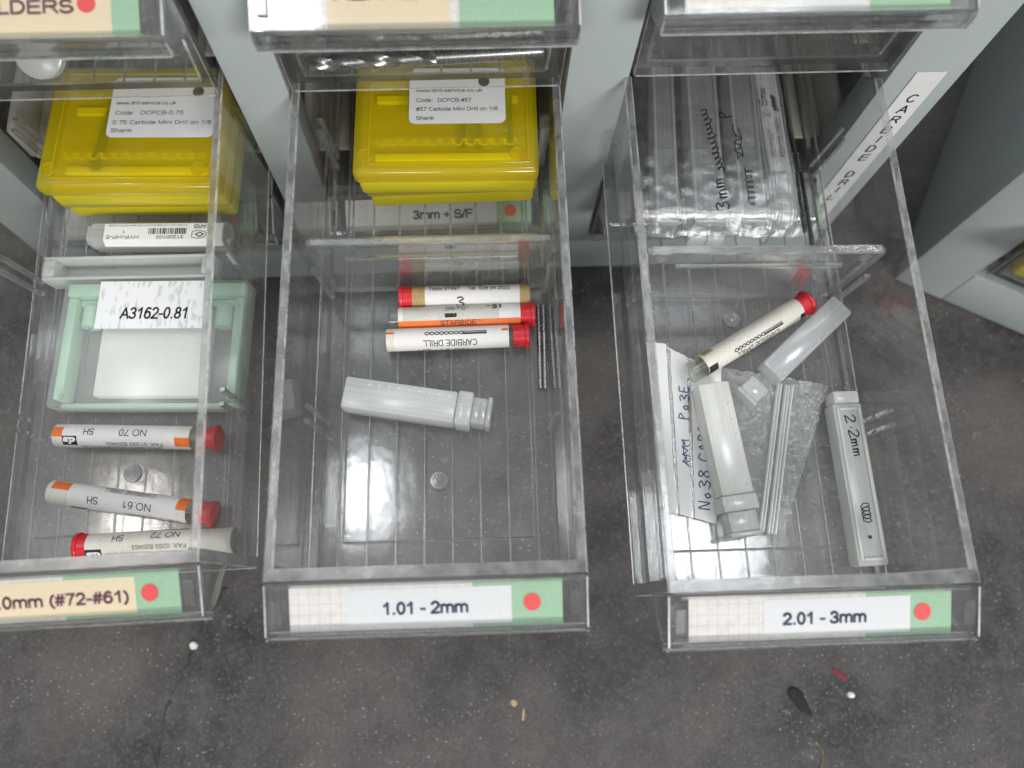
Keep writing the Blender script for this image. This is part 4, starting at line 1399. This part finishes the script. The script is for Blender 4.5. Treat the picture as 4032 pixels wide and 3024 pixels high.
# ------------------------------------------------------------------ left drawer: cases
mh = MD['L'] @ T(-17.5, 115.6, -H + .5) @ RZ(-3.6)
rt = thing('bit_case', 'clear barcoded case lying between the yellow boxes and the frosted tray', 'case', mh)
mb = MB()
mb.prism([(-4.6, 2.4), (-2.9, 0), (2.9, 0), (4.6, 2.4), (4.6, 6.8), (2.9, 9.2), (-2.9, 9.2), (-4.6, 6.8)], 'x', 2, 48)
mb.prism([(-3.6, 2.4), (-2.4, 1), (2.4, 1), (3.6, 2.4), (3.6, 6.6), (2.4, 8.4), (-2.4, 8.4), (-3.6, 6.6)], 'x', 0, 1.95)
mb.build('case_body', 'frost_clear', rt)
mb = MB()
vv = [(6.5, -3.2, 9.32), (47.6, -3.2, 9.32), (47.6, 2.8, 9.32), (6.5, 2.8, 9.32)]
mb.add(vv, [(0, 1, 2, 3)])
mb.add([(6.5, -3.2, 9.32), (47.6, -3.2, 9.32), (47.6, -4.72, 7.1), (6.5, -4.72, 7.1)], [(0, 3, 2, 1)])
pl = mb.build('paper_label', 'paper', rt)
mb = MB()
f = lambda u, v: (u, v, 9.42)
put_text(mb, 'HYP-HP-5', 1.25, 13.2, -2.2, f, 180, .01, 0, 11.5)
put_text(mb, '31200100', 1.25, 29.6, -2.3, f, 180, .01, 0, 9.6)
put_text(mb, '1', 1.2, 13.4, -.2, f, 180, .01)
put_text(mb, 'CARB', 1.5, 40.5, 1.6, f, 180, .01, 0, 6)
put_text(mb, 'CUTTING TOOLS MAY BREAK OR SHATTER. WEAR SAFETY GLASSES', .6, 21.5, 2.1, f, 180, 0, 0, 28)
rnd = random.Random(9)
x = 22.0
while x < 35.2:
    w = rnd.choice((.18, .28, .45))
    quad_on(mb, x, x + w, -1.2, 1.0, f)
    x += w + rnd.choice((.18, .26, .4))
mb.ribbon([(37.2, -2.4), (39.0, -2.9), (41.6, -2.4), (42.2, -1.4), (41.6, -.4), (39, .1), (37.2, -.4), (37.2, -2.4)], .2, f)
mb.ribbon([(38.4, -1.4), (39.8, -2.2), (41.2, -1.4), (39.8, -.6), (38.4, -1.4)], .35, f)
mb.build('lettering', 'ink', pl)

rt = thing('plastic_tray', 'empty frosted tray standing behind the green case in the left drawer', 'tray', MD['L'] @ T(-31.8, 98.9, -H + .5) @ RZ(-2.6))
mb = MB()
mb.rbox(0, 58.5, 0, 8.6, 0, 1.2, .4, 2)
mb.rbox(0, 58.5, 0, 1.2, 1.25, 8.4, .4, 2)
mb.rbox(0, 58.5, 7.4, 8.6, 1.25, 8.4, .4, 2)
mb.rbox(0, 4.0, 1.25, 7.35, 1.25, 8.4, .4, 2)
mb.rbox(54.5, 58.5, 1.25, 7.35, 1.25, 8.4, .4, 2)
mb.build('tray_shell', 'frost', rt, True)

mg = MD['L'] @ T(-25.6, 54.0, -H + .4) @ RZ(-3.4)
rt = thing('drill_case', 'mint green drill case under a hazy lid, its white label reading A3162-0.81', 'case', mg)
GW, GD, GH = 62.5, 44.0, 9.2
mb = MB()
mb.rbox(1.0, GW - 1.0, GD - 5.6, GD - .8, .6, GH - .8, .8, 2)
for x in (1.2, GW - 4.4):
    mb.rbox(x, x + 3.2, 3.0, GD - 5.7, .6, GH - 1.6, .6, 2)
mb.rbox(1.2, GW - 1.2, .8, 2.9, .6, 2.6, .4, 2)
mb.rbox(4.6, GW - 4.6, GD - 8.2, GD - 5.75, .6, 5.6, .5, 2)
for x in (8.6, GW - 8.6):
    mb.lathe([(GD - 15.5, 2.9), (GD - 15.0, 3.1), (GD - 8.4, 3.1), (GD - 8.25, 2.6)], 20, 0, (x, 0, 4.4), 'y')
mb.build('frame', 'mint', rt, True)
mb = MB()
mb.rbox(12.8, GW - 12.6, 4.6, GD - 8.6, .6, 5.2, .8, 2)
mb.build('foam_insert', 'foam', rt, True)
mb = MB()
mb.rbox(0, GW, 0, GD, .05, GH, 1.2, 3)
mb.build('lid', 'frost_green', rt, True)
mb = MB()
mb.lathe([(GH + .02, .95), (GH + .45, .9), (GH + .45, .55), (GH + .1, .5)], 18, 0, (5.2, 3.4, 0), 'z')
mb.build('hinge_pin', 'glass', rt, True)
mb = MB()
mb.rbox(12.6, GW - 12.8, 26.6, GD - .6, GH + .05, GH + .18, 0, 1)
pl = mb.build('paper_label', 'watermark', rt)
mb = MB()
put_text(mb, 'A3162-0.81', 4.2, 32.2, 32.0, lambda u, v: (u, v, GH + .28), 0, .012, .12, 23.0)
mb.build('lettering', 'ink', pl)
twist_drill('hair-thin mini drill standing at the left inside the green case', mg @ T(8.2, 12.5, 4.4) @ RZ(91), 17, .55, 8, 'steel')


# ------------------------------------------------------------------ right drawer: bags
def sheet(mb, corners, nu, nv, hgt, mat=0, ragged=0.0, seed=1):
    """corners A,B,C,D (u: A->B, v: A->D) of a loose sheet; hgt(x, y) gives its height"""
    A, B, C_, D_ = [Vector(c) for c in corners]
    r = random.Random(seed)
    vs, fs = [], []
    for j in range(nv + 1):
        for i in range(nu + 1):
            s, t = i / nu, j / nv
            p = (A * (1 - s) + B * s) * (1 - t) + (D_ * (1 - s) + C_ * s) * t
            if ragged and (j in (0, nv) or i in (0, nu)):
                p = p + Vector((r.uniform(-ragged, ragged), r.uniform(-ragged, ragged)))
            vs.append((p.x, p.y, hgt(p.x, p.y)))
    for j in range(nv):
        for i in range(nu):
            a = j * (nu + 1) + i
            fs.append((a, a + 1, a + nu + 2, a + nu + 1))
    mb.add(vs, fs, mat)


def crumple(x, y, amp, sc, seed=0.0):
    v = Vector((x * sc, y * sc, seed))
    return amp * (noise.noise(v) + .6 * abs(noise.noise(v * 2.3)) + .35 * noise.noise(v * 5.1))


bg1 = thing('grip_seal_bag', 'crinkled empty grip seal bag with white write-on panel under the tubes in the right drawer', 'bag', MD['R'] @ T(0, 0, -H + .5), 'clear plastic bags in the right drawer')
mb = MB()
hf = lambda x, y: .9 + crumple(x, y, 1.1, .24, 2.0)
sheet(mb, [(-13.5, 21.2), (8.4, 18.4), (29.8, 67.0), (-6.0, 73.8)], 46, 54, hf, 0, .35)
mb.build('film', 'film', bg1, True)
mb = MB()
hp = lambda x, y: .75 + crumple(x, y, .18, .1, 5.0)
for (q) in ([(-30.0, 26.0), (-26.4, 25.0), (-24.6, 82.6), (-31.6, 83.4)], [(-25.4, 24.7), (-21.6, 23.7), (-17.9, 77.8), (-23.4, 81.0)] , [(-20.6, 23.4), (-13.7, 21.3), (-6.2, 73.7), (-16.9, 77.2)]):
    sheet(mb, q, 8, 40, hp, 0, .12)
pn = mb.build('write_on_panel', 'paper', bg1, True)
mb = MB()
for (q) in ([(-26.3, 25.0), (-25.5, 24.7), (-23.5, 81.0), (-24.5, 82.5)], [(-21.5, 23.7), (-20.7, 23.4), (-17.0, 77.2), (-17.8, 77.8)]):
    sheet(mb, q, 1, 20, lambda x, y: .72)
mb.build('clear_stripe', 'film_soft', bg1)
mb = MB()
f = lambda u, v: (u, v, hp(u, v) + .12)
pen_text(mb, 'No38 CARBIDE', 3.6, -15.4, 26.0, f, 84, .4, 0, 12)
mb.ribbon([(-21.6 + 1.2 * math.sin(k * 2.6) + .3 * math.sin(k), 40.5 + k * .42 + .9 * math.cos(k * 2.6)) for k in range(22)], .3, f)
pen_text(mb, 'Po3E', 3.2, -19.4, 56, f, 84, .38, 0, 14)
mb.build('lettering', 'ink_blue', bg1)
mb = MB()
for k, dx in enumerate((-2.6, -1.6, .2, 1.2, 2.4)):
    mb.prism([(dx - .5, 0), (dx - .2, .8), (dx + .2, .8), (dx + .5, 0)], 'y', 0, 50.5)
zp = mb.build('zip_strip', 'frost', bg1)
place(zp, T(2.2, 18.0, 1.9) @ RZ(-14.2))

# three long tubes lying in a zip bag at the back of the right drawer
g = 'frosted tubes inside the zip bag'
for k, (x0, x1, w, nm) in enumerate(((-26.5, -23.0, 8.6, 'leftmost frosted tube inside the zip bag of the right drawer'),
                                     (-10.6, -8.0, 11.6, 'widest frosted tube, second from the left inside the zip bag'),
                                     (5.0, 7.2, 10.0, 'frosted tube under the scribble inside the zip bag'))):
    a = math.degrees(math.atan2(x0 - x1, 62))
    rt = thing('long_tube', nm, 'tube', MD['R'] @ T(x1, 122.5, -H + .6) @ RZ(90 + a), g)
    mb = MB()
    mb.rbox(0, 30, -w / 2, w / 2, 0, 11.5, 1.2, 2)
    mb.build('tube_body', 'frost_clear', rt, True)
    mb = MB()
    mb.rbox(30.1, 66, -w / 2 + .5, w / 2 - .5, .4, 11.0, 1.0, 2)
    mb.build('inner_tube', 'frost_clear', rt, True)
    mb = MB()
    for y in (-w / 2 + .9, w / 2 - .9):
        mb.rbox(1.5, 64, y - .5, y + .5, 11.2, 12.0, .25, 2)  # pale bars added to give the tubes bright edges
    mb.rbox(.4, 1.4, -w / 2 + .6, w / 2 - .6, 11.2, 12.0, .25, 2)
    mb.build('bright_edge_bar', 'frost', rt, True)
    if k == 1:
        mb = MB()
        mb.rbox(-3.6, -.1, -6.4, -.2, 0, 6.2, .8, 2)
        mb.rbox(-3.6, -.1, .0, 6.4, 0, 6.2, .8, 2)
        mb.build('end_plug', 'frost', rt, True)
rt = thing('long_tube', 'tube with a white printed strip at the right inside the zip bag', 'tube', MD['R'] @ T(19.0, 126, -H + .6) @ RZ(90 + 1.0), g)
mb = MB()
mb.rbox(0, 60, -4.4, 4.4, 0, 12.5, 1.0, 2)
mb.build('tube_body', 'frost_clear', rt, True)
mb = MB()
quad_on(mb, 16.2, 57, -3.7, 3.7, lambda u, v: (u, v, 12.62))
pl = mb.build('paper_label', 'paper', rt)
mb = MB()
f = lambda u, v: (u, v, 12.75)
put_text(mb, 'KENNEDY', 1.9, 27.6, 1.7, f, 0, .0, 0, 11.5)
put_text(mb, 'KEN158-2060K', 1.9, 29.8, -1.6, f, 0, .0, 0, 16.5)
pen_text(mb, '2.15mm', 2.6, 38.0, 1.0, f, 0, .4, 0, 15)
scribble(mb, 43.5, -1.7, 6.5, 1.7, f, .7, 30, 0, 16)
mb.build('lettering', 'ink', pl)

bg2 = thing('zip_bag', 'clear zip bag full of frosted tubes at the back of the right drawer', 'bag', MD['R'] @ T(0, 0, -H), 'clear plastic bags in the right drawer')


def bag_h(x, y):
    e = max(0.0, min(1.0, (y - 119.2) / 7.0))
    e = e * e * (3 - 2 * e)
    side = max(0.0, min(1.0, (27 - x) / 5.0)) * max(0.0, min(1.0, (x + 36.5) / 4.0))
    return 7.0 + (6.9 * e) * (.35 + .65 * side) + crumple(x, y, .22 + 2.2 * (1 - e), .17, 9.0) + crumple(x, y, .9, .06, 4.0)


mb = MB()
sheet(mb, [(-34.2, 120.4), (24.6, 119.6), (23.0, 186), (-31, 184)], 70, 76, bag_h, 0, .3)
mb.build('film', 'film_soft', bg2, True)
mb = MB()
for k in range(7):
    x = 13.2 + k * 1.25 + (2.0 if k > 3 else 0)
    n = 30
    for j in range(n):
        ya, yb = 120.6 + 64 * j / n, 120.6 + 64 * (j + 1) / n
        za, zb = bag_h(x, ya) + .1, bag_h(x, yb) + .1
        mb.add([(x - .3, ya, za), (x, ya, za + .5), (x + .3, ya, za), (x - .3, yb, zb), (x, yb, zb + .5), (x + .3, yb, zb)], [(0, 1, 4, 3), (1, 2, 5, 4)])
mb.build('zip_strip', 'frost_clear', bg2, True)
mb = MB()
f = lambda u, v: (u, v, bag_h(u, v) + .35)
pen_text(mb, '3mm', 4.4, -1.5, 127, f, 97, .42, 0, 21)
# illegible joined-up scrawl running up the bag
rnd = random.Random(31)
pts = []
for k in range(90):
    t = k / 89
    y = 141.5 + 25 * t + .9 * math.sin(k * .9)
    x = -3.2 - 3.6 * t + (1.0 + .9 * (k % 23 < 4)) * math.sin(k * .9 + .8) * rnd.uniform(.7, 1.1)
    pts.append((x, y))
mb.ribbon(pts, .42, f)
pen_text(mb, 'P', 4.4, 3.6, 163.0, f, 97, .42, 0, 23)
for (x, y0, y1) in ((3.4, 146, 160), (5.4, 147, 159)):
    mb.ribbon([(x + .3 * math.sin(k), y0 + (y1 - y0) * k / 12) for k in range(13)], .36, f)
mb.ribbon([(4.2 + 1.3 * math.sin(k * 1.1), 147.5 + k * .55) for k in range(16)], .36, f)
mb.ribbon([(6.4 + 1.3 * math.sin(k * 1.3), 128.5 + k * .42 + 1.0 * math.cos(k * 1.3)) for k in range(34)], .34, f)
mb.build('lettering', 'ink', bg2)


# ------------------------------------------------------------------ dividers
def divider(label, col, y, lean=0.0):
    root = thing('drawer_divider', label, 'divider', MD[col] @ T(0, y, -H + .5) @ RX(lean), 'clear drawer dividers')
    mb = MB()
    r = 2.0
    top = 36.3
    poly = [(-36.2, 0), (36.2, 0), (37.7, top - r), (37.2, top - .5), (37.7 - r, top), (-37.7 + r, top), (-37.2, top - .5), (-37.7, top - r)]
    mb.prism(poly, 'y', -.85, .85, [1, 1, 1, 1, 1, 1, 1, 1], 0)
    mb.build('panel', ['clear_divider', 'edge'], root)
    mb = MB()
    z = top - 9.0
    mb.prism([(-.9, z - .75), (-1.9, z - .35), (-1.9, z + .35), (-.9, z + .75)], 'x', -27, 27)
    mb.prism([(-1.2, top - .9), (-1.5, top - .2), (-1.2, top + .35), (1.2, top + .35), (1.5, top - .2), (1.2, top - .9)], 'x', -36.0, 36.0)
    mb.build('stiffening_rib', 'glass', root)
    for x in (-32.5, 32.5):
        for zz in (top - 4.2, 3.0):
            mb = MB()
            mb.lathe([(-.86, 2.0), (-1.15, 1.9), (-1.15, 1.65), (-.9, 1.6)], 22, 0, (x, 0, zz), 'y')
            mb.build('moulding_mark', 'glass', root, True)
    return root


divider('clear divider standing across the middle drawer behind the three tubes', 'C', 99.8)
divider('clear divider standing across the right drawer in front of the zip bag', 'R', 100.4)

# ------------------------------------------------------------------ things in the other closed drawers
mb = MB()
mb.rbox(0, 20, 0, 30, 0, 26, .6, 2)
o = mb.build('small_carton', 'maroon', None, True)
place(o, closed('C', -1) @ T(-36, 10, -H + .5))
tag(o, 'maroon carton at the left of the bottom drawer, under the middle one', 'carton')
mb = MB()
mb.rbox(0, 22, 0, 22, 0, 20, .6, 2)
o = mb.build('small_carton', 'blue', None, True)
place(o, closed('C', -1) @ T(6, 5.5, -H + .5))
tag(o, 'blue carton beside the maroon one in the bottom drawer', 'carton')
mb = MB()
n = 30
prof = [(0, 6.2), (.4, 6.9), (3.2, 6.9), (3.6, 6.2)]
mb.lathe(prof, n, 0, (0, 0, 0), 'z')
o = mb.build('plastic_disc', 'frost_white', None, True)
place(o, closed('L', 1) @ T(-9.5, 11.5, -H + 3.2) @ RX(38))
tag(o, 'pale plastic disc leaning inside the upper left drawer', 'disc')
o = yellow_box('yellow box in the drawer of the askew cabinet', M2 @ T(67.6, -2.4, -PITCH) @ T(-34, 4.2, -H + .5), 58, 40, 14)
